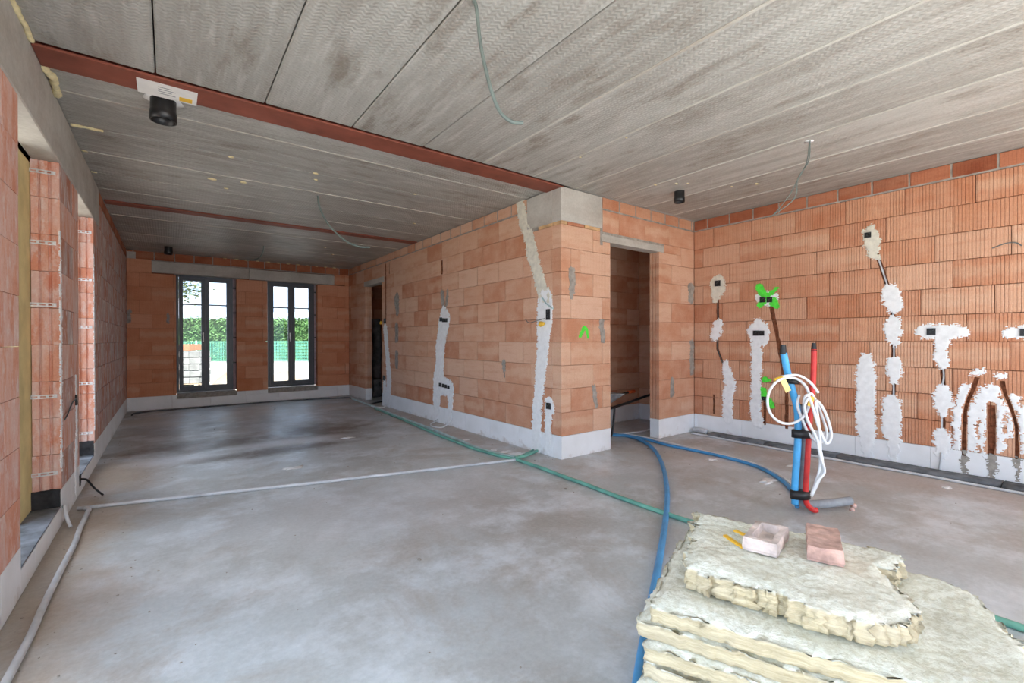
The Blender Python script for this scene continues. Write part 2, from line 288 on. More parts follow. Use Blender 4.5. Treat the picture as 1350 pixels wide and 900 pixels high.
def mat_wool():
    s = NT('mineral_wool'); v = s.coord('Object', rand=21.0); loc = s.coord('Object')
    n = s.noise(v, 6, 5, .6); col = s.ramp(n, [(.3, (.74, .765, .66)), (.7, (.88, .90, .82))])
    f = s.noise(s.coord('Object', (1, 1, 4), rand=5.0), 55, 5, .7)
    col = s.mix(s.ramp(f, [(.40, .6), (.56, 0.0)]), col, (.56, .55, .42))
    side = s.n('ShaderNodeAttribute', attribute_name='cut_edge').outputs['Fac']
    side = s.ramp(s.math('ADD', side, s.math('MULTIPLY', s.math('SUBTRACT', s.noise(v, 40, 4, .7), .5), .5)), [(.35, 0.0), (.75, 1.0)])
    lay = s.noise(s.coord('Object', (.6, .6, 9), rand=3.0), 16, 4, .7)
    col = s.mix(s.math('MULTIPLY', side, .85), col, s.ramp(lay, [(.3, (.40, .31, .16)), (.7, (.72, .63, .41))]))   # cut edges show the yellow-brown layered fibre
    g = s.noise(v, 2.2, 3); col = s.mix(s.ramp(g, [(.5, 0.0), (.7, .4)]), col, (.80, .74, .62))
    f2 = s.noise(v, 120, 3, .7)
    h = s.math('ADD', f, s.math('MULTIPLY', f2, .5))
    return s.fin(col, .95, s.bump(h, .55, .008), .1)

BR = mat_block('orange_hollow_block', (.50, .195, .10), (.59, .285, .165), (.66, .38, .25))
BR_P = mat_block('pale_orange_hollow_block', (.50, .205, .11), (.60, .315, .195), (.69, .44, .31), pale=.40, rib=.35)
BR_L = mat_block('lime_smeared_block', (.44, .15, .085), (.50, .19, .115), (.55, .24, .15), pale=.1, rib=.35, smear=.9, smear_col=(.54, .45, .42))
BR_END = mat_block('grooved_block_end', (.60, .22, .13), (.66, .27, .165), (.70, .34, .23), pale=0, rib=.1, smear=.55, smear_col=(.78, .66, .61))
BR_TOP = mat_block('dark_red_brick', (.24, .065, .03), (.36, .115, .055), (.46, .18, .10), pale=.1, rib=.25)
RAW = mat_plain('freshly_cut_clay', (.30, .115, .06), .95, .1, var=.35, nscale=30, bump=.6, bscale=40)
MORTAR = mat_plain('grey_mortar', (.36, .33, .29), .95, .1, var=.2, nscale=18, bump=.4)
CORE = mat_plain('dark_clay_core', (.26, .11, .06), .95, .1)
WHITEB = mat_white_block()
CONC = mat_concrete('lintel_concrete', (.42, .40, .36), (.58, .56, .51), stain=(.34, .27, .21), st=.5, streak=(.3, .3, 1.5), nsc=3)
CONC_D = mat_concrete('underside_concrete', (.30, .32, .34), (.44, .46, .48), st=.3)
SLAB = mat_slab()
FLOOR = mat_floor()
STEEL = mat_plain('red_oxide_steel', (.24, .068, .042), .6, .4, var=.18, nscale=5, bump=.1)
PLASTER = mat_plain('white_gypsum_patch', (.86, .87, .87), .9, .15, var=.05, nscale=20, bump=.25, bscale=45)
PLASTER_Y = mat_plain('fresh_cream_plaster', (.74, .71, .60), .9, .15, var=.1, nscale=20, bump=.5, bscale=45)
GREEN = mat_plain('green_spray_paint', (.10, .80, .06), .5, .4, var=.12, nscale=25)
BLACK = mat_plain('black_plastic', (.012, .012, .013), .4, .5, var=.2)
BITUMEN = mat_plain('black_bitumen_membrane', (.035, .035, .038), .75, .3, var=.4, nscale=14, bump=.9, bscale=25)
SILL = mat_plain('blue_grey_membrane', (.20, .22, .25), .6, .35, var=.45, nscale=7, bump=.4, bscale=20)
FOAM = mat_plain('cream_expanding_foam', (.80, .70, .42), .9, .15, var=.12, nscale=30, bump=.6)
PUR = mat_plain('yellow_insulation_board', (.72, .60, .30), .85, .2, var=.1, nscale=6, bump=.2)
ZINC = mat_plain('galvanised_steel', (.78, .79, .80), .45, .5, metal=.35, var=.15, nscale=20)
FRAME = mat_plain('anthracite_frame', (.055, .062, .075), .42, .5, var=.1)
PINK = mat_plain('pink_lilac_reveal_tape', (.55, .42, .46), .7, .3, var=.2)
P_GREEN = mat_plain('green_conduit', (.16, .42, .33), .45, .45, var=.25, nscale=6)
P_PALE = mat_plain('pale_blue_conduit', (.50, .66, .66), .45, .45, var=.2, nscale=6)
P_GREY = mat_plain('light_grey_conduit', (.60, .62, .64), .5, .4, var=.15, nscale=6)
P_DGREY = mat_plain('grey_foam_lagging', (.17, .18, .19), .85, .2, var=.3, nscale=9, bump=.4)
P_MGREY = mat_plain('grey_sleeve', (.30, .32, .34), .6, .35, var=.15)
P_BLUE = mat_plain('blue_water_pipe', (.075, .32, .62), .42, .45, var=.15, nscale=6)
P_LBLUE = mat_plain('bright_blue_sleeve', (.08, .42, .80), .42, .45, var=.12)
P_RED = mat_plain('red_sleeve', (.66, .035, .03), .42, .45, var=.15)
P_WHITE = mat_plain('white_cable', (.78, .80, .81), .4, .45, var=.06)
WIRE = mat_plain('dark_grey_wire', (.10, .12, .115), .5, .4)
WIREG = mat_plain('grey_green_conduit', (.16, .20, .185), .5, .4)
YEL = mat_plain('yellow_plastic', (.86, .52, .05), .5, .4, var=.1)
YTAG = mat_plain('pale_yellow_tag', (.88, .68, .28), .6, .3, var=.1)
PAPER = mat_plain('white_paper', (.80, .79, .76), .8, .2, var=.05)
INK = mat_plain('grey_print', (.25, .25, .27), .8, .2)
OLDBRICK = mat_plain('reclaimed_pink_brick', (.62, .41, .35), .9, .15, var=.25, nscale=25, bump=.6, bscale=35)
OLDBRICK_W = mat_plain('mortared_brick', (.70, .60, .56), .9, .15, var=.3, nscale=16, bump=.7, bscale=35)
WOOL = mat_wool()
WOOD = mat_plain('weathered_wood', (.30, .22, .15), .8, .2, var=.3, nscale=14)
TARP = mat_plain('dirty_grey_sack', (.22, .21, .20), .8, .2, var=.4, nscale=7, bump=.5)
TRAY = mat_plain('dull_metal_tray', (.35, .36, .37), .5, .4, metal=.4, var=.3)
ORANGE = mat_plain('orange_rubber_grip', (.78, .17, .05), .6, .3)
SILVER = mat_plain('crumpled_silver_bag', (.40, .45, .52), .35, .5, var=.4, nscale=12, bump=.6, bscale=14)

# ------------------------------------------------------------------ mesh helpers
def link(name, me, mat, parent=None, loc=(0, 0, 0), rz=0.0):
    if mat is not None and not me.materials: me.materials.append(mat)
    o = bpy.data.objects.new(name, me); COL.objects.link(o)
    o.location = loc; o.rotation_euler = (0, 0, rz)
    if parent is not None: o.parent = parent
    return o
def tag(o, label, cat=None, group=None, kind=None):
    o['label'] = label
    if cat: o['category'] = cat
    if group: o['group'] = group
    if kind: o['kind'] = kind
    return o
def empty(name, loc=(0, 0, 0), rz=0.0):
    o = bpy.data.objects.new(name, None); COL.objects.link(o); o.location = loc; o.rotation_euler = (0, 0, rz); o.empty_display_size = .1
    return o
def to_me(bm, name='mesh', smooth=False):
    me = bpy.data.meshes.new(name); bmesh.ops.recalc_face_normals(bm, faces=bm.faces); bm.to_mesh(me); bm.free()
    if smooth:
        for p in me.polygons: p.use_smooth = True
    return me
def add_box(bm, x0, x1, y0, y1, z0, z1, mi=0):
    vs = [bm.verts.new(p) for p in ((x0, y0, z0), (x1, y0, z0), (x1, y1, z0), (x0, y1, z0), (x0, y0, z1), (x1, y0, z1), (x1, y1, z1), (x0, y1, z1))]
    for f in ((0, 3, 2, 1), (4, 5, 6, 7), (0, 1, 5, 4), (1, 2, 6, 5), (2, 3, 7, 6), (3, 0, 4, 7)):
        bm.faces.new([vs[i] for i in f]).material_index = mi
    return vs
def boxes_me(rects, name='mesh', bevel=0.0):
    bm = bmesh.new()
    for r in rects: add_box(bm, *r)
    if bevel: bmesh.ops.bevel(bm, geom=bm.edges[:], offset=bevel, segments=1, affect='EDGES')
    return to_me(bm, name)
def box(name, mat, parent, x0, x1, y0, y1, z0, z1, bevel=0.0):
    """a box whose origin sits at its own centre"""
    cx, cy, cz = (x0 + x1) / 2, (y0 + y1) / 2, (z0 + z1) / 2
    return link(name, boxes_me([(x0 - cx, x1 - cx, y0 - cy, y1 - cy, z0 - cz, z1 - cz)], name, bevel), mat, parent, (cx, cy, cz))
_bc = {}
def block_mesh(l, t, h, bevel=.0035):
    k = (round(l, 3), round(t, 3), round(h, 3), bevel)
    if k not in _bc:
        bm = bmesh.new(); add_box(bm, -k[0] / 2, k[0] / 2, -k[1] / 2, k[1] / 2, -k[2] / 2, k[2] / 2)
        bmesh.ops.bevel(bm, geom=bm.edges[:], offset=bevel, segments=1, affect='EDGES')
        _bc[k] = to_me(bm, 'block')
    return _bc[k]
def groove_mesh(l, t, h, sgn):
    """block whose end at sgn*x shows the tongue-and-groove slots of a perforated block"""
    k = ('g', round(l, 3), round(h, 3), sgn)
    if k not in _bc:
        pl = [(-l / 2, -t / 2), (l / 2, -t / 2)]; d = .014
        for c, w in ((-t * .20, .007), (t * .16, .009)):
            pl += [(l / 2, c - w), (l / 2 - d, c - w * .8), (l / 2 - d, c + w * .8), (l / 2, c + w)]
        pl += [(l / 2, t / 2), (-l / 2, t / 2)]
        pl = [(x * sgn, y) for x, y in pl]
        bm = bmesh.new(); lo = [bm.verts.new((x, y, -h / 2)) for x, y in pl]; hi = [bm.verts.new((x, y, h / 2)) for x, y in pl]
        bm.faces.new(lo); bm.faces.new(hi)
        for i in range(len(pl)): bm.faces.new((lo[i], lo[(i + 1) % len(pl)], hi[(i + 1) % len(pl)], hi[i]))
        _bc[k] = to_me(bm, 'grooved_block')
    return _bc[k]
def smooth_path(pts, sub=6):
    P = [Vector(p) for p in pts]
    if len(P) < 3: return P
    out = []
    for i in range(len(P) - 1):
        a, b, c, d = P[max(i - 1, 0)], P[i], P[i + 1], P[min(i + 2, len(P) - 1)]
        for k in range(sub):
            t = k / sub
            out.append(.5 * (2 * b + (c - a) * t + (2 * a - 5 * b + 4 * c - d) * t * t + (3 * b - a - 3 * c + d) * t ** 3))
    return out + [P[-1]]
def tube_bm(bm, path, r, n=8, rfun=None, closed=False):
    rings = []; up = Vector((.31, .17, .93)).normalized()
    L = len(path)
    for i, p in enumerate(path):
        if closed: tan = path[(i + 1) % L] - path[i - 1]
        else: tan = path[min(i + 1, L - 1)] - path[max(i - 1, 0)]
        tan.normalize(); s_ = tan.cross(up)
        if s_.length < 1e-3: s_ = tan.cross(Vector((1, 0, 0)))
        s_.normalize(); q = s_.cross(tan).normalized(); up = q
        rr = r if rfun is None else rfun(i / max(1, L - 1)) * r
        rings.append([bm.verts.new(p + (s_ * math.cos(2 * math.pi * k / n) + q * math.sin(2 * math.pi * k / n)) * rr) for k in range(n)])
    for i in range(L if closed else L - 1):
        a, b = rings[i], rings[(i + 1) % L]
        for k in range(n): bm.faces.new((a[k], a[(k + 1) % n], b[(k + 1) % n], b[k]))
    if not closed: bm.faces.new(rings[0]); bm.faces.new(rings[-1])
def tube(name, mat, pts, r, parent=None, sub=6, n=8, jitter=0.0, seed=0):
    path = smooth_path(pts, sub)
    if jitter:
        path = [p + Vector((noise.noise(p * 3 + Vector((seed, 0, 0))), noise.noise(p * 3 + Vector((0, seed + 5, 0))), 0)) * jitter for p in path]
    c = path[0].copy(); path = [p - c for p in path]
    bm = bmesh.new(); tube_bm(bm, path, r, n)
    return link(name, to_me(bm, name, True), mat, parent, c)
def cyl_me(r0, r1, z0, z1, n=24, name='cyl'):
    bm = bmesh.new(); tube_bm(bm, [Vector((0, 0, z0)), Vector((0, 0, z1))], 1, n, lambda t: r0 + (r1 - r0) * t)
    return to_me(bm, name)

def subtract(rects, hole):
    out = []; a0, a1, b0, b1 = hole
    for u0, u1, v0, v1 in rects:
        if u1 <= a0 + 1e-4 or u0 >= a1 - 1e-4 or v1 <= b0 + 1e-4 or v0 >= b1 - 1e-4: out.append((u0, u1, v0, v1)); continue
        if v0 < b0 - .012: out.append((u0, u1, v0, b0))
        if v1 > b1 + .012: out.append((u0, u1, b1, v1))
        w0, w1 = max(v0, b0), min(v1, b1)
        if u0 < a0 - .012: out.append((u0, a0, w0, w1))
        if u1 > a1 + .012: out.append((a1, u1, w0, w1))
    return out
def joints(u0, u1, ph, pitch=PITCHL):
    """cut points from u0 to u1 with one joint at ph and the rest a block apart"""
    k = math.ceil((u0 + .03 - ph) / pitch); cuts = [u0]
    while ph + k * pitch < u1 - .03: cuts.append(ph + k * pitch); k += 1
    return cuts + [u1]

class Wall:
    """ax 'y': face is the plane x=face, u runs along y.  ax 'x': plane y=face, u along x.  sgn: direction of the room side"""
    def __init__(s, name, label, ax, face, sgn, seed):
        s.ax, s.face, s.sgn, s.r = ax, face, sgn, random.Random(seed)
        s.name, s.label, s.core, s.root = name, label, [], None
        n = (sgn, 0) if ax == 'y' else (0, sgn)
        s.rz = math.atan2(-n[0], n[1])      # local +Y faces the room
        s.xs = {('y', -1): 1, ('y', 1): -1, ('x', -1): -1, ('x', 1): 1}[(ax, sgn)]   # world u = xs * local x
        s.blocks = []
    def pt(s, u, z, out=0.0):
        d = s.face + s.sgn * out
        return (d, u, z) if s.ax == 'y' else (u, d, z)
    def add_core(s, u0, u1, z0, z1, d0=.05, d1=.13): s.core.append((u0, u1, z0, z1, d0, d1))
    def finish_core(s, kind='structure'):
        bm = bmesh.new()
        for u0, u1, z0, z1, d0, d1 in s.core:
            a, b = sorted((s.face - s.sgn * d0, s.face - s.sgn * d1))
            if s.ax == 'y': add_box(bm, a, b, u0, u1, z0, z1)
            else: add_box(bm, u0, u1, a, b, z0, z1)
        s.root = link(s.name, to_me(bm, s.name), CORE)
        tag(s.root, s.label, kind=kind)
        return s
    def place(s, name, mat, u0, u1, z0, z1, gap=.003, t=T, proud=0.0, jit=.0012, bevel=.0035, groove=0):
        l, h = u1 - u0 - gap, z1 - z0 - gap
        if l < .02 or h < .02: return None
        me = groove_mesh(round(l, 3), t, round(h, 3), groove * s.xs) if groove else block_mesh(l, t, h, bevel)
        key = (me.name, mat.name)
        if me.materials and me.materials[0] != mat:
            if key not in _bc: m2 = me.copy(); m2.materials.clear(); m2.materials.append(mat); _bc[key] = m2
            me = _bc[key]
        off = proud + s.r.uniform(-jit, jit) - t / 2
        o = link(name, me, mat, s.root, s.pt((u0 + u1) / 2, (z0 + z1) / 2, off), s.rz)
        s.blocks.append((o, u0, u1, z0, z1))
        return o
    def rows(s, rows, mat, holes=(), name='block', grooves=(), **kw):
        for z0, z1, cuts in rows:
            for a, b in zip(cuts, cuts[1:]):
                rs = [(a, b, z0, z1)]
                for hl in holes: rs = subtract(rs, hl)
                for r in rs:
                    g = 0
                    for gu, gs in grooves:
                        if gs > 0 and abs(r[1] - gu) < .01: g = 1
                        if gs < 0 and abs(r[0] - gu) < .01: g = -1
                    s.place(name, BR_END if g and mat is BR_L else mat, *r, groove=g, **kw)

def seg_field(u, v, sp):
    best = -9
    if len(sp) == 1: sp = [sp[0], sp[0]]
    for (u0, v0, w0), (u1, v1, w1) in zip(sp, sp[1:]):
        du, dv = u1 - u0, v1 - v0; L = du * du + dv * dv
        t = 0 if L == 0 else max(0, min(1, ((u - u0) * du + (v - v0) * dv) / L))
        best = max(best, w0 + (w1 - w0) * t - math.hypot(u - u0 - du * t, v - v0 - dv * t))
    return best
def patch(w, name, mat, spines, thick=.006, cell=.008, rag=.021, seed=0, avoid=(), vmin=None, lift=.0012, teeth=1.0):
    """a trowelled smear on wall w with torn edges; spines are (u, z, half width)"""
    us = [p[0] for sp in spines for p in sp]; vs = [p[1] for sp in spines for p in sp]; m = max(p[2] for sp in spines for p in sp) + .03
    u0, v0 = min(us) - m, min(vs) - m; nu, nv = int((max(us) + m - u0) / cell) + 1, int((max(vs) + m - v0) / cell) + 1
    inside = set()
    for i in range(nu):
        for j in range(nv):
            u, v = u0 + (i + .5) * cell, v0 + (j + .5) * cell
            if vmin is not None and v < vmin: continue
            f = max(seg_field(u, v, sp) for sp in spines)
            if f < -.03: continue
            f += rag * (noise.noise(Vector((u * 22, v * 22, seed * 3.7))) + .8 * noise.noise(Vector((u * 45, v * 130, seed + 9.1))) * 1.4 * teeth + .5 * noise.noise(Vector((u * 90, v * 60, seed))))
            if f < 0: continue
            if any(seg_field(u, v, a) > -.004 for a in avoid): continue
            inside.add((i, j))
    if not inside: return None
    cu, cv = sum(us) / len(us), sum(vs) / len(vs)
    bm = bmesh.new(); vt = {}; rr = random.Random(seed)
    def depth(i, j):
        full = all((a, b) in inside for a in (i - 1, i) for b in (j - 1, j))
        u, v = u0 + i * cell, v0 + j * cell
        return lift + (thick * (.75 + .5 * noise.noise(Vector((u * 18, v * 18, seed)))) if full else .0015)
    def V(i, j, base=False):
        k = (i, j, base)
        if k not in vt:
            jx, jy = rr.uniform(-.28, .28) * cell, rr.uniform(-.28, .28) * cell
            if base and (i, j, False) in vt: p = vt[(i, j, False)].co; q = Vector((p.x, -.004, p.z))
            else: q = Vector(((u0 + i * cell + jx - cu), -.004 if base else depth(i, j), v0 + j * cell + jy - cv))
            vt[k] = bm.verts.new(q)
        return vt[k]
    for i, j in inside: bm.faces.new((V(i, j), V(i + 1, j), V(i + 1, j + 1), V(i, j + 1)))
    for i, j in inside:
        for (di, dj), (a, b) in (((-1, 0), ((i, j + 1), (i, j))), ((1, 0), ((i + 1, j), (i + 1, j + 1))), ((0, -1), ((i, j), (i + 1, j))), ((0, 1), ((i + 1, j + 1), (i, j + 1)))):
            if (i + di, j + dj) not in inside:
                bm.faces.new((V(*b), V(*a), V(*a, True), V(*b, True)))
    if w.xs < 0:
        for v in bm.verts: v.co.x *= -1
    o = link(name, to_me(bm, name), mat, w.root, w.pt(cu, cv), w.rz)
    return o
# ================================================================== SETTING
fl = link('floor', boxes_me([(XL - .3, 6.3, YF, YB + .16, -.12, 0)], 'floor'), FLOOR)
tag(fl, 'raw dusty concrete floor slab with brown and pale stains', kind='structure')

def course(k): return Z0 + CH * k, Z0 + CH * (k + 1)
def top_bricks(w, u0, u1, ph, z0=2.744, pitch=.30, holes=(), mat=None):
    """last course of dark red bricks bedded in grey mortar under the slabs"""
    rs = [(u0, u1)]
    for h in holes: rs = [q for a, b in rs for q in ((a, min(b, h[0])), (max(a, h[1]), b)) if q[1] - q[0] > .02]
    for a, b in rs:
        c = joints(a, b, ph, pitch)
        m = box('mortar_bed', MORTAR, w.root, *((*sorted((w.face - w.sgn * .004, w.face - w.sgn * .12)), a, b) if w.ax == 'y' else (a, b, *sorted((w.face - w.sgn * .004, w.face - w.sgn * .12)))), z0 + .001, H - .002)
        for p, q in zip(c, c[1:]): w.place('brick', mat or BR_TOP, p + .007, q - .007, z0 + .016, H - .004, gap=0, t=.12, proud=w.r.uniform(-.001, .003), bevel=.006)
def base_blocks(w, u0, u1, ph, holes=(), h=Z0):
    w.rows([(0.0, h, joints(u0, u1, ph, .60))], WHITEB, holes, 'white_base_block', gap=.002, bevel=.002, jit=.0008)

def cutter(w, chases, depth=.032):
    bm = bmesh.new(); rr = random.Random(3)
    for sp in chases:
        P = []
        for (u0, v0, w0), (u1, v1, w1) in zip(sp, sp[1:]):
            n = max(1, int(math.hypot(u1 - u0, v1 - v0) / .05))
            P += [(u0 + (u1 - u0) * k / n, v0 + (v1 - v0) * k / n, w0 + (w1 - w0) * k / n) for k in range(n)]
        P.append(sp[-1]); rings = []
        for i, (u, v, hw) in enumerate(P):
            a, b = P[max(i - 1, 0)], P[min(i + 1, len(P) - 1)]
            d = Vector((b[0] - a[0], b[1] - a[1])).normalized(); nn = Vector((-d.y, d.x))
            l, r_ = hw * rr.uniform(.8, 1.25), hw * rr.uniform(.8, 1.25); dd = depth * rr.uniform(.85, 1.1)
            pts = [(u + nn.x * l, v + nn.y * l, .03), (u - nn.x * r_, v - nn.y * r_, .03), (u - nn.x * r_ * .8, v - nn.y * r_ * .8, -dd), (u + nn.x * l * .8, v + nn.y * l * .8, -dd)]
            rings.append([bm.verts.new(w.pt(*p)) for p in pts])
        for a, b in zip(rings, rings[1:]):
            for k in range(4): bm.faces.new((a[k], a[(k + 1) % 4], b[(k + 1) % 4], b[k]))
        bm.faces.new(rings[0]); bm.faces.new(rings[-1])
    me = to_me(bm, 'chase_cutter'); me.materials.append(RAW)
    return bpy.data.objects.new('chase_cutter', me)
def carve(w, chases, depth=.032):
    """cut the service chases out of the blocks they cross"""
    for sp in chases:
        hit = []
        for k, (o, u0, u1, z0, z1) in enumerate(w.blocks):
            ok = False
            for (a0, b0, w0), (a1, b1, w1) in zip(sp, sp[1:]):
                n = max(2, int(math.hypot(a1 - a0, b1 - b0) / .02))
                for i in range(n + 1):
                    u, v = a0 + (a1 - a0) * i / n, b0 + (b1 - b0) * i / n
                    if u0 - w0 * 1.3 < u < u1 + w0 * 1.3 and z0 - .03 < v < z1 + .03: ok = True; break
                if ok: break
            if ok: hit.append(o)
        cu = cutter(w, [sp], depth); COL.objects.link(cu)
        for o in hit:
            md = o.modifiers.new('chase', 'BOOLEAN'); md.operation = 'DIFFERENCE'; md.solver = 'EXACT'; md.object = cu
            if hasattr(md, 'material_mode'): md.material_mode = 'TRANSFER'
        bpy.context.view_layer.update(); dg = bpy.context.evaluated_depsgraph_get()
        new = [(o, bpy.data.meshes.new_from_object(o.evaluated_get(dg))) for o in hit]
        for o, me in new: o.modifiers.clear(); o.data = me
        bpy.data.objects.remove(cu, do_unlink=True)

# ---------------- right wall (kitchen side)
WR = Wall('wall_right', 'orange ribbed hollow block wall with plastered service chases', 'y', E, -1, 11)
WR.add_core(YF, C + T, 0, H, .06, .135); WR.finish_core()
phR = [1.941, 1.695, 1.941, 1.578, 1.847, 2.164, 1.938, 2.065, 1.938, 1.789]
WR.rows([(*course(k), joints(YF, C, phR[k])) for k in range(10)], BR, gap=.005)
base_blocks(WR, YF, C, 2.9)
top_bricks(WR, YF, C, 1.259)
carve(WR, list(D['R_CHASE'].values()))
# ---------------- partition along the long room
WP = Wall('wall_partition', 'pale orange block partition with a doorway and white plastered chases', 'y', B, -1, 12)
DOOR1 = (8.63, 9.57, 0, 2.39)
WP.add_core(C + T, DOOR1[0] - .06, 0, H); WP.add_core(DOOR1[1] + .06, YB, 0, H); WP.add_core(DOOR1[0] - .06, DOOR1[1] + .06, 2.5, H); WP.finish_core()
PAD_P = (C - .01, 4.13, 2.494, 3); LIN1 = (8.527, 9.64, 2.39, 2.494)
WP.rows([(*course(k), joints(C if k % 2 else C + T, YB, 4.70 if k % 2 else 4.56)) for k in range(10)], BR_P, [DOOR1, PAD_P, LIN1], grooves=((DOOR1[1], -1),))
base_blocks(WP, C + T, YB, 4.30, [DOOR1])
top_bricks(WP, C + T, YB, 4.433, holes=[(C, 4.13)], mat=BR_P)
box('lintel', CONC, WP.root, B - .004, B + T, LIN1[0], LIN1[1], 2.39, 2.492, .004)
carve(WP, [[(8.43, 2.72, .022), (8.43, 1.66, .022)], [(6.19, 2.47, .03), (6.19, 2.26, .03)], [(8.25, 2.72, .012), (8.25, 2.5, .012)]], .04)
# ---------------- cross wall with the second doorway
WC = Wall('wall_doorway', 'short orange block wall with a tall doorway beside the kitchen', 'x', C, -1, 13)
DOOR2 = (4.09, 5.01, 0, 2.385); PAD_C = (B - .01, 3.95, 2.494, 3); LIN2 = (3.94, 5.11, 2.385, 2.494)
WC.add_core(B + .05, DOOR2[0] - .05, 0, 2.5); WC.add_core(DOOR2[1] + .05, 6.17, 0, H); WC.add_core(3.9, DOOR2[1] + .06, 2.5, H); WC.finish_core()
cR = [5.50, 5.28]
WC.rows([(*course(k), [B + T, 3.60, DOOR2[0]] if k == 7 else ([B + T, 3.95, DOOR2[0]] if k % 2 else [B, 3.80, DOOR2[0]])) for k in range(10)], BR_P, [DOOR2, PAD_C, LIN2])
WC.rows([(*course(k), [DOOR2[1], cR[k % 2], E]) for k in range(9)], BR_P, [LIN2], grooves=((DOOR2[1], -1),))
WC.rows([(*course(9), [3.95, 4.24, 4.735, 5.23, E])], BR_P)
WC.rows([(*course(8), [DOOR2[0], 4.55, DOOR2[1]])], BR_P, [(0, 9, 0, 2.494)])
WC.rows([(0, Z0, [B, DOOR2[0]]), (0, Z0, [DOOR2[1], E])], WHITEB, (), 'white_base_block', gap=.001, bevel=.002)
top_bricks(WC, 3.95, E, 4.25, pitch=.30, mat=BR)
box('lintel', CONC, WC.root, LIN2[0], LIN2[1], C - .005, C + T, 2.385, 2.468, .004)
box('mortar_bed', MORTAR, WC.root, LIN2[0], LIN2[1], C - .002, C + T, 2.468, 2.494)
box('mortar_bed', MORTAR, WC.root, 3.915, 3.955, C - .003, C + T, 2.34, 2.744)
# concrete padstone carrying the steel beam, on a thin course of cut cream bricks
box('padstone', CONC, WC.root, B - .006, 3.945, C - .006, C + T, 2.53, 2.885, .004)
box('padstone', CONC, WP.root, B - .006, B + T, C + T, 4.125, 2.53, 2.885, .004)
CREAM = mat_plain('cream_cut_brick', (.66, .42, .22), .9, .15, var=.2)
for a, b, m in ((B, 3.40, CREAM), (3.41, 3.66, BR_TOP), (3.67, 3.945, CREAM)): WC.place('cut_brick', m, a, b, 2.494, 2.531, gap=.002, bevel=.002)
for a, b, m in ((C + T, 3.93, CREAM), (3.94, 4.125, MORTAR)): WP.place('cut_brick', m, a, b, 2.494, 2.531, gap=.002, bevel=.002)
# ---------------- back wall with the two windows
WK = Wall('wall_back', 'orange block end wall holding two tall grey windows', 'x', YB, -1, 14)
W1 = (.119, 1.095, .17, 2.515); W2 = (1.648, 2.632, .17, 2.515); LINK = (-.24, 2.99, 2.515, 2.744)
for a, b in ((XL - .4, W1[0] - .03), (W1[1] + .03, W2[0] - .03), (W2[1] + .03, B + .2)):
    WK.add_core(a, b, 0, H); WK.add_core(a, b, 0, H, .215, .36)
for w in (W1, W2):
    WK.add_core(w[0] - .03, w[1] + .03, 0, .13); WK.add_core(w[0] - .03, w[1] + .03, 2.55, H)
    WK.add_core(w[0] - .03, w[1] + .03, -.1, .20, .215, .36); WK.add_core(w[0] - .03, w[1] + .03, 2.50, H, .215, .36)
WK.finish_core()
BR_K = mat_block('shaded_orange_block', (.54, .19, .09), (.62, .26, .14), (.68, .33, .20), pale=.3, rib=.3)  # orange block with the backlit end wall's shade put into its colour
WK.rows([(*course(k), joints(XL, B, (-.24 if k % 2 else -.42))) for k in range(10)], BR_K, [W1, W2, LINK])
base_blocks(WK, XL, B, .05, [W1, W2])
for a, b in ((LINK[0], 1.31), (1.315, LINK[1])): box('lintel', CONC, WK.root, a, b, YB - .012, YB + T, 2.515 if a < 1 else 2.505, 2.722 if a < 1 else 2.712, .006)
top_bricks(WK, XL, B, .1, 2.725)
for w in (W1, W2): box('window_ledge', MORTAR, WK.root, w[0] + .004, w[1] - .004, YB + .02, YB + .37, .172, .262, .004)
box('junction_plate', CONC, WK.root, XL + .01, XL + .13, YB - .006, YB + .02, 2.74, 2.86, .003)
# ---------------- left wall, piers between the garden openings
WL = Wall('wall_left', 'lime smeared orange block wall with tall open window bays', 'y', XL, 1, 15)
O0 = (-1.9, 2.55, .13, 2.494); O1 = (3.30, 4.386, .13, 2.494); O2 = (5.19, 6.165, .13, 2.494)
BEAM_END = 6.6
piers = ((YF, O0[0]), (O0[1], O1[0]), (O1[1], O2[0]), (O2[1], YB))
for a, b in piers: WL.add_core(a + .05, b - .05 if b < YB else b, 0, 2.49)
for a, b in ((YF, O0[0] + .05), (O0[1] - .1, O1[0] + .15), (O1[1] - .15, O2[0] + .05), (O2[1] - .05, YB + .36)): WL.add_core(a, b, -.1, H, .28, .38)
WL.add_core(YF, YB, 2.52, H + .2, .28, .38)
for o in (O0, O1, O2): WL.add_core(o[0] - .05, o[1] + .05, -.1, .10); WL.add_core(o[0] - .05, o[1] + .05, -.1, .05, .13, .38)
WL.add_core(BEAM_END, YB, 2.49, H); WL.finish_core()
for (a, b), gr in zip(piers, (((O0[0], 1),), ((O0[1], -1), (O1[0], 1)), ((O1[1], -1), (O2[0], 1)), ((O2[1], -1),))):
    for k in range(10):
        if k == 9 and b < 8: continue
        lo = a if k < 9 else BEAM_END
        c = joints(lo, b, b - (.495 if k % 2 else .27) + .001, PITCHL)
        WL.rows([(*course(k), c)], BR_L, [], grooves=gr)
top_bricks(WL, BEAM_END, YB, 7.0)
WL.rows([(0, Z0, joints(a, b, a + .42, .6)) for a, b in piers], WHITEB, (), 'white_base_block', gap=.002, bevel=.002)
for o in (O0, O1, O2):
    WL.rows([(0, .125, joints(o[0], o[1], o[0] + .3, .42))], WHITEB, (), 'white_base_block', gap=.002, bevel=.002)
    box('sill_membrane', SILL, WL.root, XL - .30, XL - .004, o[0] + .003, o[1] - .003, .125, .133, .002)
box('lintel_beam', CONC, WL.root, XL - T, XL + .006, YF, BEAM_END, 2.496, H - .002, .006)
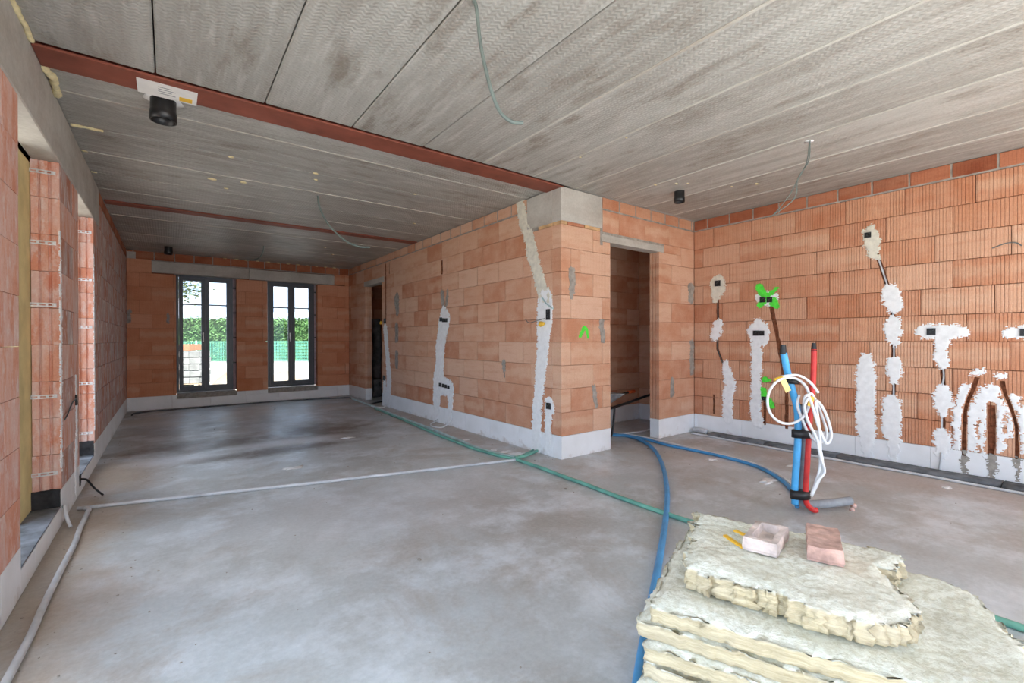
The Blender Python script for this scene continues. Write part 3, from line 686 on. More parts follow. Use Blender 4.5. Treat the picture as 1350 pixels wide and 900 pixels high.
def rough_box(name, mat, parent, x0, x1, y0, y1, z0, z1, amp, cell=.02, seed=0):
    c = Vector(((x0 + x1) / 2, (y0 + y1) / 2, (z0 + z1) / 2)); bm = bmesh.new(); add_box(bm, x0 - c.x, x1 - c.x, y0 - c.y, y1 - c.y, z0 - c.z, z1 - c.z)
    n = max(1, int(max(x1 - x0, y1 - y0, z1 - z0) / cell / 2))
    bmesh.ops.subdivide_edges(bm, edges=bm.edges[:], cuts=min(n, 14), use_grid_fill=True)
    for v in bm.verts:
        p = v.co * 14 + Vector((seed * 2.3, seed, 0)); v.co += Vector((noise.noise(p), noise.noise(p + Vector((9, 0, 0))), noise.noise(p + Vector((0, 9, 0))))) * amp
    return link(name, to_me(bm, name), mat, parent, c)
rough_box('bitumen_strip', BITUMEN, WL.root, XL - .15, XL - .004, O1[1] - .018, O1[1] + .01, .134, Z0 + .012, .005, seed=1)
rough_box('bitumen_strip', BITUMEN, WL.root, XL - .15, XL - .004, O2[1] - .018, O2[1] + .01, .134, Z0 + .03, .005, seed=2)
rough_box('bitumen_strip', BITUMEN, WL.root, XL - .10, XL + .004, O2[0] - .02, O2[0] + .05, .06, .16, .006, seed=3)
for a, b in ((2.35, 3.40), (4.08, 5.24), (6.08, 7.0)): box('insulation_board', PUR, WL.root, XL - .26, XL - T - .004, a, b, .135, 2.47, .004)
# ---------------- rooms behind the partition, seen only through the doorways
WH = Wall('wall_hall', 'unlit block wall at the back of the passage behind the doorway', 'x', 4.65, -1, 16)
WH.add_core(B + T, 6.17, 0, H); WH.finish_core()
WH.rows([(*course(k), joints(B + T, 6.03, 5.0 + .24 * (k % 2))) for k in range(10)], BR_P); base_blocks(WH, B + T, 6.03, 5.3); top_bricks(WH, B + T, 6.03, 4.2)
WS = Wall('wall_side', 'block wall closing the passage behind the doorway', 'y', 6.03, -1, 17)
WS.add_core(C + T, YB, 0, H); WS.finish_core()
WS.rows([(*course(k), joints(C + T, 4.65, 4.2 - .24 * (k % 2))) for k in range(10)], BR_P); base_blocks(WS, C + T, 4.65, 4.3); top_bricks(WS, C + T, 4.65, 4.2)
WS.rows([(0, H, [C, C + T])], CONC, (), 'pier')
WB = Wall('wall_store', 'block wall of the dark store room behind the partition', 'x', YB, -1, 18)
WB.add_core(B + T, 6.17, 0, H); WB.finish_core()
WB.rows([(*course(k), joints(B + T, 5.0, 3.9 + .24 * (k % 2))) for k in range(10)], BR_K); base_blocks(WB, B + T, 5.0, 4.1)
# ---------------- garden side behind the photographer: corner piers and a beam, the rest open
wf = link('wall_front', boxes_me([(XL - .4, XL + .5, YF - .3, YF, -.1, H), (E - .4, E + .3, YF - .3, YF, -.1, H), (XL - .4, E + .3, YF - .3, YF, 2.55, H + .2)], 'wall_front'), BR_P)
tag(wf, 'block piers and beam of the wide garden opening', kind='structure')

# ---------------- ceiling of hollow core slabs
ce = link('ceiling', boxes_me([(XL - .4, 6.3, YF - .3, YB + .4, H + .17, H + .22)], 'ceiling'), CONC)
tag(ce, 'grey hollow core concrete slab ceiling with visible joints', kind='structure')
def slab(x0, x1, y0, y1, along):
    l, wd = ((y1 - y0), (x1 - x0)) if along == 'y' else ((x1 - x0), (y1 - y0))
    me = block_mesh(l - .004, wd - .007, .168, .007)
    link('slab', me, SLAB, ce, ((x0 + x1) / 2, (y0 + y1) / 2, H + .084 + rnd.uniform(0, .004)), math.pi / 2 if along == 'y' else 0)
xs = [XL - .3, -.055] + [.537 + .594 * k for k in range(9)] + [6.2]
for a, b in zip(xs, xs[1:]): slab(a, b, YF - .3, C - .015, 'y')
ys = [3.784, 4.13, 4.73, 5.33, 5.93, 6.53, 7.03]; ys2 = [7.20, 7.80, 8.40, 9.0, 9.6, 10.2, 10.8]
for L_ in (ys, ys2):
    for a, b in zip(L_, L_[1:]): slab(XL - .3, 6.2, a, b, 'x')
for k, (x0, x1) in enumerate(((B + .12, 4.7), (4.7, 6.2))): slab(x0, x1, C - .012, 3.78, 'x')
for x in (2.319, 2.913, 3.507, 4.101, 4.695, 5.289): box('grout_joint', CONC, ce, x - .011, x + .011, YF, C - .03, H - .004, H + .006, .002)
for y in (4.13, 5.33, 6.53, 7.80, 9.0, 10.2): box('grout_joint', CONC, ce, XL + .01, B - .01, y - .010, y + .010, H - .003, H + .006, .002)
# red oxide steel beams the slabs rest on
sb = empty('steel_beam', (1.36, 3.66, H)); tag(sb, 'red oxide painted steel beam crossing the ceiling with a delivery label', 'beam')
def part_box(name, mat, par, x0, x1, y0, y1, z0, z1, bevel=0.0):
    L_ = par.location; o = box(name, mat, par, x0, x1, y0, y1, z0, z1, bevel); o.location = o.location - L_; return o
part_box('bottom_flange', STEEL, sb, XL + .008, 3.34, 3.54, 3.784, H - .020, H - .004, .003)
part_box('web', STEEL, sb, XL + .008, 3.34, 3.655, 3.667, H - .004, H + .150)
part_box('top_flange', STEEL, sb, XL + .008, 3.34, 3.56, 3.764, H + .150, H + .164)
sb2 = empty('steel_beam', (1.36, 7.115, H)); tag(sb2, 'thin red steel strip between ceiling slabs near the windows', 'beam')
part_box('bottom_flange', STEEL, sb2, XL + .008, B - .006, 7.035, 7.195, H - .012, H + .004, .002)
part_box('web', STEEL, sb2, XL + .008, B - .006, 7.11, 7.12, H + .004, H + .16)
# delivery label stuck under the beam (illegible grey print and a yellow corner)
lab = part_box('paper_label', PAPER, sb, -.15, .16, 3.60, 3.80, H - .0225, H - .0205)
for k in range(4):
    ln = box('print_line', INK, lab, -.05, .02 + .02 * (k % 2), -.055 + k * .03, -.047 + k * .03, -.0018, -.0012)
pb = box('print_block', YEL, lab, .06, .13, .02, .08, -.0018, -.0012)
# expanding foam squeezed out along the slab ends and joints
def blob(name, mat, parent, c, r, seed, n=2, flat=1.0, sx=1.0, sy=1.0, amp=.45):
    bm = bmesh.new(); bmesh.ops.create_icosphere(bm, subdivisions=n, radius=1)
    for v in bm.verts:
        d = v.co.normalized(); k = 1 + amp * noise.noise(d * 1.7 + Vector((seed * 5.1, seed, 0)))
        v.co = Vector((d.x * r * k * sx, d.y * r * k * sy, d.z * r * k * flat))
    return link(name, to_me(bm, name, True), mat, parent, c)
def bead(name, mat, parent, pts, r, seed):
    path = smooth_path(pts, 8); c = path[0].copy(); bm = bmesh.new()
    tube_bm(bm, [p - c + Vector((noise.noise(p * 9), noise.noise(p * 7), 0)) * r * .6 for p in path], r, 7, lambda t: .55 + .9 * abs(noise.noise(Vector((t * 14, seed, 0)))))
    return link(name, to_me(bm, name, True), mat, parent, c)
bead('foam_bead', FOAM, ce, [(XL + .012, y, H - .008) for y in (2.4, 2.7, 3.0, 3.3, 3.53)], .022, 1)
bead('foam_bead', FOAM, ce, [(XL + .012, 3.80, H - .006), (XL + .03, 3.9, H - .008), (XL + .03, 4.05, H - .012), (XL + .02, 4.2, H - .006)], .030, 2)
bead('foam_bead', FOAM, ce, [(XL + .25, 3.79, H - .004), (-.2, 3.792, H - .004), (.0, 3.79, H - .004)], .014, 3)
bead('foam_bead', FOAM, ce, [(XL + .02, 4.735, H - .002), (XL + .10, 4.73, H - .003), (XL + .2, 4.733, H - .002)], .016, 4)
for k, (x, y, r) in enumerate(((.45, 4.74, .022), (1.15, 4.72, .025), (1.2, 4.9, .018), (1.75, 5.33, .016), (2.2, 4.73, .018), (.36, 5.5, .035), (.62, 5.42, .03), (.5, 5.75, .02), (2.75, 5.93, .02), (2.2, 8.4, .02), (2.5, 9.0, .025),
                               (4.10, 2.95, .02), (4.25, 2.80, .018), (4.33, 2.72, .014), (4.93, 2.30, .022), (4.80, 2.50, .014), (2.94, 2.9, .012), (2.95, 2.4, .01), (XL + .03, 5.33, .02), (XL + .03, 5.95, .02))):
    blob('foam_blob', FOAM, ce, (x, y, H - .001), r, k + 3, 1, .35, 1.3, 1.0)
for k in range(12):
    blob('foam_blob', FOAM, ce, (.9 + k * .19, YB - .012, H - .006), .018 + .012 * rnd.random(), 40 + k, 1, .6, 1.8, .6)
# ---------------- windows
gl = NT('window_glass'); gl.t.nodes.remove(gl.b)
tr = gl.n('ShaderNodeBsdfTransparent'); tr.inputs[0].default_value = (.70, .73, .74, 1)
go = gl.n('ShaderNodeBsdfGlossy'); go.inputs['Roughness'].default_value = .02; go.inputs['Color'].default_value = (.9, .95, 1, 1)
lw = gl.n('ShaderNodeLayerWeight'); lw.inputs['Blend'].default_value = .25
ms = gl.n('ShaderNodeMixShader'); gl.l(gl.math('MULTIPLY', lw.outputs['Fresnel'], .6), ms.inputs[0]); gl.l(tr.outputs[0], ms.inputs[1]); gl.l(go.outputs[0], ms.inputs[2]); gl.l(ms.outputs[0], gl.out.inputs['Surface'])
GLASS = gl.m
def window(name, label, x0, x1, z0, z1):
    yw = YB + T + .005
    r = empty(name, ((x0 + x1) / 2, yw + .035, z0)); tag(r, label, kind='structure')
    def pb_(nm, mat, par, *bx_, bevel=0.0):
        o = box(nm, mat, par, *bx_, bevel)
        q = par; off = Vector((0, 0, 0))
        while q is not None: off += q.location; q = q.parent
        o.location = o.location - off; return o
    fw_ = .045
    bm = [(x0, x0 + fw_), (x1 - fw_, x1)]
    cx, cy, cz = r.location
    link('frame', boxes_me([(a - cx, b - cx, -.035, .035, 0, z1 - z0) for a, b in bm] + [(x0 + fw_ - cx, x1 - fw_ - cx, -.035, .035, 0, fw_), (x0 + fw_ - cx, x1 - fw_ - cx, -.035, .035, z1 - z0 - fw_, z1 - z0)], 'frame'), FRAME, r)
    mid = (x0 + x1) / 2
    for k, (a, b) in enumerate(((x0 + fw_ + .002, mid - .001), (mid + .001, x1 - fw_ - .002))):
        s0, s1 = z0 + fw_ + .002, z1 - fw_ - .002; st = .064
        scx, scz = (a + b) / 2, (s0 + s1) / 2
        sa = link('sash', boxes_me([(a - scx, a + st - scx, -.03, .03, s0 - scz, s1 - scz), (b - st - scx, b - scx, -.03, .03, s0 - scz, s1 - scz),
                                    (a + st - scx, b - st - scx, -.03, .03, s0 - scz, s0 + st + .012 - scz), (a + st - scx, b - st - scx, -.03, .03, s1 - st - scz, s1 - scz)], 'sash'), FRAME, r, (scx - cx, -.012, scz - cz))
        zb = 1.962
        for q0, q1 in ((s0 + st + .012, zb - .012), (zb + .012, s1 - st)):
            link('pane', boxes_me([(a + st - scx, b - st - scx, -.004, .004, q0 - scz, q1 - scz)], 'pane'), GLASS, sa)
        link('glazing_bar', boxes_me([(a + st - scx, b - st - scx, -.016, .016, zb - .012 - scz, zb + .012 - scz)], 'bar'), FRAME, sa)
        if k == 0:
            hd = link('handle', boxes_me([(b - .045 - scx, b - .025 - scx, -.05, -.03, 1.02 + z0 - scz, 1.15 + z0 - scz), (b - .042 - scx, b - .028 - scx, -.075, -.05, 1.08 + z0 - scz, 1.095 + z0 - scz), (b - .044 - scx, b - .026 - scx, -.08, -.066, .97 + z0 - scz, 1.095 + z0 - scz)], 'handle', .003), ZINC, sa)
            hd['label'] = 'small grey metal window handle'
    for z in (.55, 1.05, 1.55, 2.05):      # fixing clips in the right reveal
        link('fixing_clip', boxes_me([(x1 - cx, x1 + .055 - cx, -.06, -.03, z - .012, z + .012)], 'clip'), BLACK, r)
    link('reveal_tape', boxes_me([(x1 + .002 - cx, x1 + .085 - cx, .0, .03, .0, z1 - z0)], 'tape'), PINK, r)
    return r
window('window_1', 'anthracite double window looking out on stacked pavers and a tree', .115, 1.045, .27, 2.525)
window('window_2', 'anthracite double window nearest the partition looking out on the fence', 1.672, 2.595, .275, 2.52)

# ---------------- plaster patches, mortar smears and spray marks on the walls
av = [[(a, b, w + .002) for a, b, w in D['R_CHASE'][k]] for k in 'lmr']
RP = D['R_PATCH']; CR = D['R_CHASE']
for i, k in enumerate(('mid', 'low', 'double_box', 'b1', 'b2', 'b3', 'b4', 'broad', 'c2', 'c3', 'edge_box', 'green_box')):
    patch(WR, 'plaster_patch', PLASTER, [RP[k]], seed=i + 1)
patch(WR, 'plaster_patch', PLASTER_Y, [RP['top_box']], seed=21)
patch(WR, 'plaster_patch', PLASTER_Y, [RP['high_box']], seed=22)
patch(WR, 'plaster_patch', PLASTER, [RP['tee'], RP['tee2']], seed=23)
patch(WR, 'plaster_patch', PLASTER, [RP[k] for k in ('arch_l', 'arch_lr', 'arch_m', 'arch_mr', 'arch_r', 'arch_rr')], seed=24, avoid=av, rag=.028, cell=.007)
patch(WR, 'plaster_patch', PLASTER, [RP['cap_l']], seed=25); patch(WR, 'plaster_patch', PLASTER, [RP['cap_r']], seed=26)
for i, k in enumerate('lmr'):
    u, _, hw = CR[k][-1]; patch(WR, 'mortar_smear', MORTAR, [[(u, .225, hw * 1.2), (u - .005, .06, hw)]], seed=30 + i, thick=.003)
for i, v in enumerate(D['P_PATCH'].items()):
    if v[0] in ('side', 'midlow', 'far2'): continue
    sp = [v[1]] + {'diag': [], 'mid': [D['P_PATCH']['midlow']], 'far': []}[v[0]]
    if v[0] == 'diag':
        patch(WP, 'plaster_patch', PLASTER_Y, [v[1][:7]], seed=41, cell=.01); patch(WP, 'plaster_patch', PLASTER, [v[1][6:]], seed=42, cell=.01, lift=.002)
    else: patch(WP, 'plaster_patch', PLASTER, sp, seed=43 + i, cell=.012)
patch(WP, 'plaster_patch', PLASTER, [D['P_PATCH']['side']], seed=51); patch(WP, 'plaster_patch', PLASTER, [D['P_PATCH']['far2']], seed=52, cell=.012)
for i, sp in enumerate(D['P_SMEAR']): patch(WP, 'mortar_smear', MORTAR, [sp], seed=60 + i, thick=.003, teeth=.3)
for i, sp in enumerate(D['C_SMEAR']): patch(WC, 'mortar_smear', MORTAR, [sp], seed=70 + i, thick=.003, teeth=.3)
patch(WK, 'mortar_smear', MORTAR, [[(0.0, 1.75, .022), (0.0, 1.6, .022)]], seed=80, thick=.003, teeth=.3); patch(WK, 'mortar_smear', MORTAR, [[(-.56, 1.8, .03), (-.57, 1.6, .03)]], seed=81, thick=.003, teeth=.3)
patch(WL, 'plaster_patch', PLASTER, [[(5.02, .98, .02), (5.04, .6, .04), (5.0, .30, .05), (5.0, .08, .04)]], seed=82)
patch(WL, 'plaster_patch', PLASTER, [[(4.405, 2.0, .010), (4.41, 1.5, .028), (4.405, .9, .022), (4.405, .4, .016)]], seed=83, rag=.03, thick=.003)
patch(WL, 'plaster_patch', PLASTER, [[(6.19, 2.1, .012), (6.20, 1.4, .03), (6.19, .8, .022), (6.19, .4, .016)]], seed=84, rag=.03, thick=.003)
g1 = patch(WC, 'paint_mark', GREEN, [D['C_GREEN']], seed=90, thick=.0012, rag=.006, cell=.006); g1['label'] = 'fluorescent green sprayed arrow mark'
for i, sp in enumerate(D['R_GREEN']): patch(WR, 'paint_mark', GREEN, [sp], seed=91 + i, thick=.0015, rag=.01, lift=.0075)

# ---------------- socket boxes let into the walls
def socket_box(w, u, z, h, label, group=None, tall=1.0):
    f = h * 1.0; t_ = f * .16
    r = empty('socket_box', w.pt(u, z, .011), w.rz); tag(r, label, 'socket box', group)
    v = f * tall
    link('rim', boxes_me([(-f, -f + t_, -.006, .007, -v, v), (f - t_, f, -.006, .007, -v, v), (-f + t_, f - t_, -.006, .007, -v, -v + t_), (-f + t_, f - t_, -.006, .007, v - t_, v)], 'rim'), BLACK, r)
    link('back', boxes_me([(-f + t_, f - t_, -.006, -.002, -v + t_, v - t_)], 'back'), BLACK, r)
    bm = bmesh.new(); tube_bm(bm, smooth_path([(f * .3, -.002, -f * .2), (f * .1, .012, f * .2), (-f * .5, .022, f * .3), (-f * 1.1, .026, f * .9)], 4), .0022, 5)
    link('wire', to_me(bm, 'wire', True), WIRE, r)
    return r
rb = D['R_BOX']
LR = ['black socket box in the round cream plaster patch nearest the wall corner', 'black socket box on the green sprayed cross, half next to the corner', 'black socket box on the green sprayed cross, half above the brown chase',
      'black socket box atop the long white plaster strip, half next to the corner', 'black socket box atop the long white plaster strip, half facing the red pipe', 'black socket box in the highest cream plaster patch',
      'black socket box in the white T-shaped plaster patch', 'black socket box in the white patch right of the T-shaped plaster', 'small black socket box beside the low green spray splash']
for (u, z, h), lb in zip(rb, LR): socket_box(WR, u, z, h * 1.05, lb, 'socket boxes in the right wall')
pbx = D['P_BOX']
for (u, z, h), lb, gp in zip(pbx,
    ['black socket box in the middle plaster strip, upper row, ' + q for q in ('far doorway end', 'centre', 'zigzag strip end')] + ['black socket box in the middle plaster strip, lower row, ' + q for q in ('far doorway end', 'second from doorway end', 'third from doorway end', 'above the cable curl')] +
    ['upper black socket box on the tall zigzag plaster strip', 'lower black socket box on the tall zigzag plaster strip', 'low black socket box near the floor by the partition corner', 'black socket box beside the far doorway at shoulder height', 'low black socket box beside the far doorway'],
    ['upper triple socket boxes'] * 3 + ['lower fourfold socket boxes'] * 4 + [None] * 5): socket_box(WP, u, z, h * .95, lb, gp)
# loose cable tails at the zigzag strip: pale conduit ends and yellow plugs
tube('conduit_tail', P_PALE, [(B - .01, 3.86, 1.74), (B - .03, 3.76, 1.66), (B - .06, 3.62, 1.60)], .008); tag(bpy.data.objects['conduit_tail'], 'short pale conduit end sticking out above the zigzag strip socket box', 'conduit')
yp = blob('yellow_plug', YEL, None, (B - .03, 3.85, 1.44), .035, 3, 2, .9, .6, 1.3); tag(yp, 'yellow cable plugs hanging at the zigzag plaster strip', 'plug')
tube('wire_tail', WIRE, [(B - .02, 3.80, 1.50), (B - .05, 3.90, 1.48), (B - .06, 4.02, 1.46), (B - .05, 4.10, 1.50)], .004); tag(bpy.data.objects['wire_tail'], 'dark wire tail curling from the zigzag strip socket box', 'wire')
yp2 = blob('yellow_plug', YEL, None, (B - .03, 8.60, 1.60), .035, 8, 2, .9, .7, 1.2); tag(yp2, 'yellow cable plug beside the far doorway', 'plug')

# ---------------- cables lying in the open chases
def wall_cable(name, mat, pts, r, label, w=WR, out=-.014):
    o = tube(name, mat, [w.pt(u, z, out) for u, z in pts], r); return tag(o, label, 'conduit', 'conduits in the wall chases')
RCB = D['R_CABLE']
wall_cable('chase_conduit', WIRE, RCB['a'], .006, 'thin dark conduit below the round cream patch near the corner')
wall_cable('chase_conduit', P_GREY, RCB['b'], .0085, 'grey conduit in the long brown chase below the highest socket box')
oc = wall_cable('chase_conduit', P_GREY, RCB['c'][:-2], .0085, 'grey conduit in the chase under the T-shaped plaster patch')
wc2 = tube('conduit_tail', P_GREY, [WR.pt(u, z, .012) for u, z in [(1.023, .20), (1.024, .14), (1.03, .08), (1.034, .03)]], .009); tag(wc2, 'grey conduit end running down the white base under the T-shaped patch', 'conduit')

# ---------------- ceiling services
def stub(x, y, r, h, label):
    e = empty('pipe_stub', (x, y, H)); tag(e, label, 'pipe', 'black pipe stubs in the ceiling')
    bm = bmesh.new(); n = 28
    prof = [(r, 0), (r, -h * .55), (r * 1.05, -h * .6), (r * 1.05, -h), (r * .94, -h), (r * .90, -h * .6), (r * .88, 0)]
    rg = [[bm.verts.new((a * math.cos(2 * math.pi * k / n), a * math.sin(2 * math.pi * k / n), z)) for k in range(n)] for a, z in prof]
    for a, b in zip(rg, rg[1:]):
        for k in range(n): bm.faces.new((a[k], a[(k + 1) % n], b[(k + 1) % n], b[k]))
    link('sleeve', to_me(bm, 'sleeve', True), BLACK, e)
    link('plug', cyl_me(r * .89, r * .89, -h * .5, -h * .45, n, 'plug'), BLACK, e)
    return e
stub(-.02, 3.885, .072, .145, 'black plastic pipe stub under the ceiling beside the red beam label')
stub(4.50, 2.93, .055, .12, 'black plastic pipe stub under the ceiling near the doorway wall')
stub(.007, 9.95, .06, .13, 'black plastic pipe stub under the ceiling by the left window')
blob('plaster_ring', PLASTER, ce, (-.02, 3.885, H - .001), .115, 5, 2, .05)
CC = D['CEILC']
ft = [Vector(p) for p in CC['front']]; ft[0].z = H
for nm, pts, r, m, lb in (('ceiling_conduit', ft, .009, WIREG, 'grey green conduit hanging down in front of the red beam'), ('ceiling_conduit', CC['mid'], .010, WIREG, 'grey conduit curving down from the ceiling above the long room'),
                          ('ceiling_conduit', CC['far'], .010, WIREG, 'short conduit drooping from the ceiling between the windows'), ('ceiling_wire', CC['r1'], .004, WIREG, 'thin twin wires hanging from the kitchen ceiling, straighter strand'),
                          ('ceiling_wire', CC['r2'], .004, WIREG, 'thin twin wires hanging from the kitchen ceiling, looser strand')):
    p = [Vector(q) for q in pts]; p[0].z = H
    tag(tube(nm, m, p, r), lb, 'cable')
blob('plaster_ring', PLASTER, ce, (*CC['r1'][0][:2], H - .001), .04, 6, 1, .06)
tag(tube('wall_wire', WIRE, [(E - .19, .67, 2.04), (E - .11, .60, 2.08), (E - .04, .55, 2.085), (E - .002, .52, 2.06)], .005), 'dark wire end sticking out of the right wall below the top courses', 'wire')

# ---------------- window anchor straps on the reveals
def strap(x0, x1, y, z, label, group):
    e = empty('anchor_strap', ((x0 + x1) / 2, y, z)); tag(e, label, 'bracket', group)
    L_, h = (x1 - x0) / 2, .013; bm = bmesh.new()
    add_box(bm, -L_, L_, -.0015, .0015, -h, -h * .45); add_box(bm, -L_, L_, -.0015, .0015, h * .45, h)
    n = 5
    for k in range(n + 1):
        c = -L_ + .006 + (2 * L_ - .012) * k / n; add_box(bm, c - .006, c + .006, -.0014, .0014, -h * .45, h * .45)
    link('perforated_strip', to_me(bm, 'strip'), ZINC, e)
    link('screw', boxes_me([(L_ - .022, L_ - .012, -.005, .0, -.005, .005)], 'screw', .001), ZINC, e)
for k, z in enumerate((2.414, 1.936, 1.516, .893, .368)):
    strap(XL - .235, XL - .017, O1[1] - .006, z, 'galvanised perforated window strap on the pier between the bays, ' + ('highest', 'second highest', 'middle', 'second lowest', 'lowest')[k] + ' of five', 'straps on the middle pier')
for k, z in enumerate((2.344, 1.875, 1.406, .847, .355)):
    strap(XL - .20, XL - .013, O2[1] - .006, z, 'galvanised perforated window strap on the long left wall end, ' + ('highest', 'second highest', 'middle', 'second lowest', 'lowest')[k] + ' of five', 'straps on the long wall reveal')

# ---------------- conduits and pipes on the floor
FLR = D['FLOOR']
def floor_pipe(name, mat, key, r, label, z=0.0, pts=None, cat='conduit', jit=.0, seed=1):
    p = [(a, b, r + .001 + z) for a, b in (pts or FLR[key])]
    return tag(tube(name, mat, p, r, sub=8, n=10, jitter=jit, seed=seed), label, cat)
GRN = [(3.02, 8.2), (2.93, 6.6), (2.86, 5.79), (2.82, 4.85), (2.83, 4.2), (2.905, 3.76), (2.897, 3.11), (2.87, 2.52), (2.86, 2.07), (2.87, 1.6), (2.93, 1.0), (2.96, .3), (2.96, -.6)]
floor_pipe('floor_conduit', P_GREEN, None, .017, 'long green conduit running beside the partition towards the insulation stack', pts=GRN, jit=.012)
floor_pipe('floor_conduit', P_PALE, 'paleblue', .016, 'pale blue conduit lying along the foot of the partition', jit=.01, pts=[(3.13, 9.9), (3.09, 8.6), (3.02, 7.4), (2.96, 6.0), (2.90, 5.0), (2.87, 4.3), (2.98, 3.84)])
floor_pipe('floor_conduit', P_GREEN, 'branch', .016, 'short green conduit turning into the partition corner', z=.02, pts=[(2.89, 3.80), (3.0, 3.80), (3.12, 3.84), (3.27, 3.90)])
floor_pipe('floor_conduit', P_GREEN, None, .012, 'thin green conduit end lying beside the short green branch', z=.012, pts=[(2.93, 3.86), (3.05, 3.88), (3.16, 3.93), (3.29, 3.99)])
floor_pipe('floor_conduit', P_GREY, 'cross', .014, 'straight grey conduit crossing the long room floor', jit=.006)
floor_pipe('floor_conduit', P_GREY, 'left', .015, 'pale grey conduit along the foot of the left wall', jit=.006, seed=4, pts=[(-.50, 4.66), (-.475, 4.60), (-.48, 4.45), (-.472, 3.81), (-.482, 3.13), (-.481, 2.71), (-.49, 2.2), (-.48, 1.4)])
floor_pipe('floor_pipe', P_BLUE, 'blue', .020, 'blue water pipe sweeping from the doorway under the insulation stack', cat='pipe', pts=[(4.50, 4.45)] + FLR['blue'] + [(1.16, .93)])
floor_pipe('floor_pipe', P_BLUE, 'blue2', .016, 'blue pipe curving from the doorway to the red and blue riser', cat='pipe', pts=[(4.60, 4.40)] + [(a, b) for a, b in FLR['blue2'][1:-1]] + [(4.05, 1.60), (3.76, 1.46)], z=.0)
floor_pipe('floor_cable', P_WHITE, 'white2', .011, 'white cable lying beside the blue pipe that feeds the riser', cat='cable', pts=[(4.66, 4.40)] + [(a + .03, b) for a, b in FLR['white2'][1:-1]] + [(4.12, 1.60), (3.80, 1.50)], z=.0)
floor_pipe('floor_cable', P_WHITE, None, .009, 'loose white cable on the passage floor behind the doorway', cat='cable', pts=[(4.30, 4.2), (4.6, 4.10), (4.9, 4.0), (5.2, 3.95), (5.6, 4.02)], z=.001)
floor_pipe('floor_conduit', P_DGREY, 'back', .013, 'dark conduit lying along the foot of the window wall', pts=[(-.50, 10.0), (-.45, 10.25), (-.1, 10.36), (.9, 10.40), (1.97, 10.38), (3.05, 10.15), (3.12, 9.95)])
floor_pipe('floor_conduit', WIRE, None, .014, 'dark conduit going through the far doorway', pts=[(3.10, 8.75), (3.30, 8.95), (3.6, 9.1), (3.9, 9.2)])
tag(tube('floor_cable', BLACK, [(XL + .01, 5.16, .13), (XL + .05, 5.14, .12), (XL + .10, 5.08, .06), (XL + .16, 5.0, .012)], .008), 'short black cable end leaving the left wall sill', 'cable')
tag(tube('conduit_tail', P_GREY, [(XL + .005, 4.42, .12), (XL + .02, 4.36, .13), (XL + .04, 4.30, .06), (XL + .06, 4.27, .012)], .010), 'short grey conduit curl at the sill corner of the left wall', 'conduit')
tag(tube('wire_tail', WIRE, [(XL + .014, 4.41, .72), (XL + .012, 4.55, .74), (XL + .012, 4.75, .80), (XL + .014, 4.97, .82)], .004), 'thin dark wire drooping across the pier by the left bay', 'wire')
tag(rough_box('socket_box', BLACK, None, XL - .01, XL + .012, 4.98, 5.03, .76, .84, .003, seed=9), 'black socket box on the left wall pier beside the sill', 'socket box')
# cable curl below the middle plaster strip
for k, (pts, lb) in enumerate((([(3.29, 6.30, .05), (3.22, 6.25, .03), (3.10, 6.15, .02), (3.05, 5.95, .02), (3.15, 5.85, .02), (3.28, 5.86, .10), (3.30, 5.88, .22)], 'white cable curl at the foot of the middle plaster strip'),
                              ([(3.28, 8.33, .06), (3.2, 8.25, .02), (3.1, 8.3, .02), (3.05, 8.5, .02)], 'white cable curl at the foot of the far plaster strip'))):
    tag(tube('floor_cable', P_WHITE, pts, .009), lb, 'cable')
# grey foam lagging strip along the kitchen wall with a white conduit in front
lg = empty('pipe_lagging', (E - .1, .5, 0)); tag(lg, 'grey foam lagging strips laid along the foot of the right wall', 'lagging')
segs = [(3.26, 2.55), (2.545, 1.82), (1.815, .62), (.61, -.6)]
for k, (a, b) in enumerate(segs):
    bm = bmesh.new(); wv = .17 + .02 * (k % 2)
    n = 10; path = [Vector((E - .012 - wv / 2 + .008 * math.sin(i * 1.3 + k), a + (b - a) * i / n, .0)) for i in range(n + 1)]
    rings = []
    for p in path:
        rings.append([bm.verts.new(Vector((p.x + wv / 2 * sx * 1.0, p.y, z))) for sx, z in ((-1, .002), (-.96, .028), (-.8, .042), (0, .046), (.8, .044), (.96, .03), (1, .002))])
    for r0, r1 in zip(rings, rings[1:]):
        for q in range(7): bm.faces.new((r0[q], r0[(q + 1) % 7], r1[(q + 1) % 7], r1[q]))
    bm.faces.new(rings[0]); bm.faces.new(rings[-1])
    o = link('lagging_strip', to_me(bm, 'lagging', True), P_DGREY, lg); o.location = -lg.location
floor_pipe('floor_conduit', P_GREY, None, .012, 'white grey conduit along the lagging by the right wall', pts=[(5.60, 3.46), (5.585, 3.0), (5.57, 2.5), (5.55, 1.75), (5.56, 1.15), (5.55, .45), (5.55, -.6)], jit=.02, seed=8)
pc = tube('pipe_elbow', P_GREY, [(5.72, 3.50, .045), (5.70, 3.40, .05), (5.69, 3.30, .045)], .035); tag(pc, 'silver grey end piece where the lagging meets the corner', 'pipe')

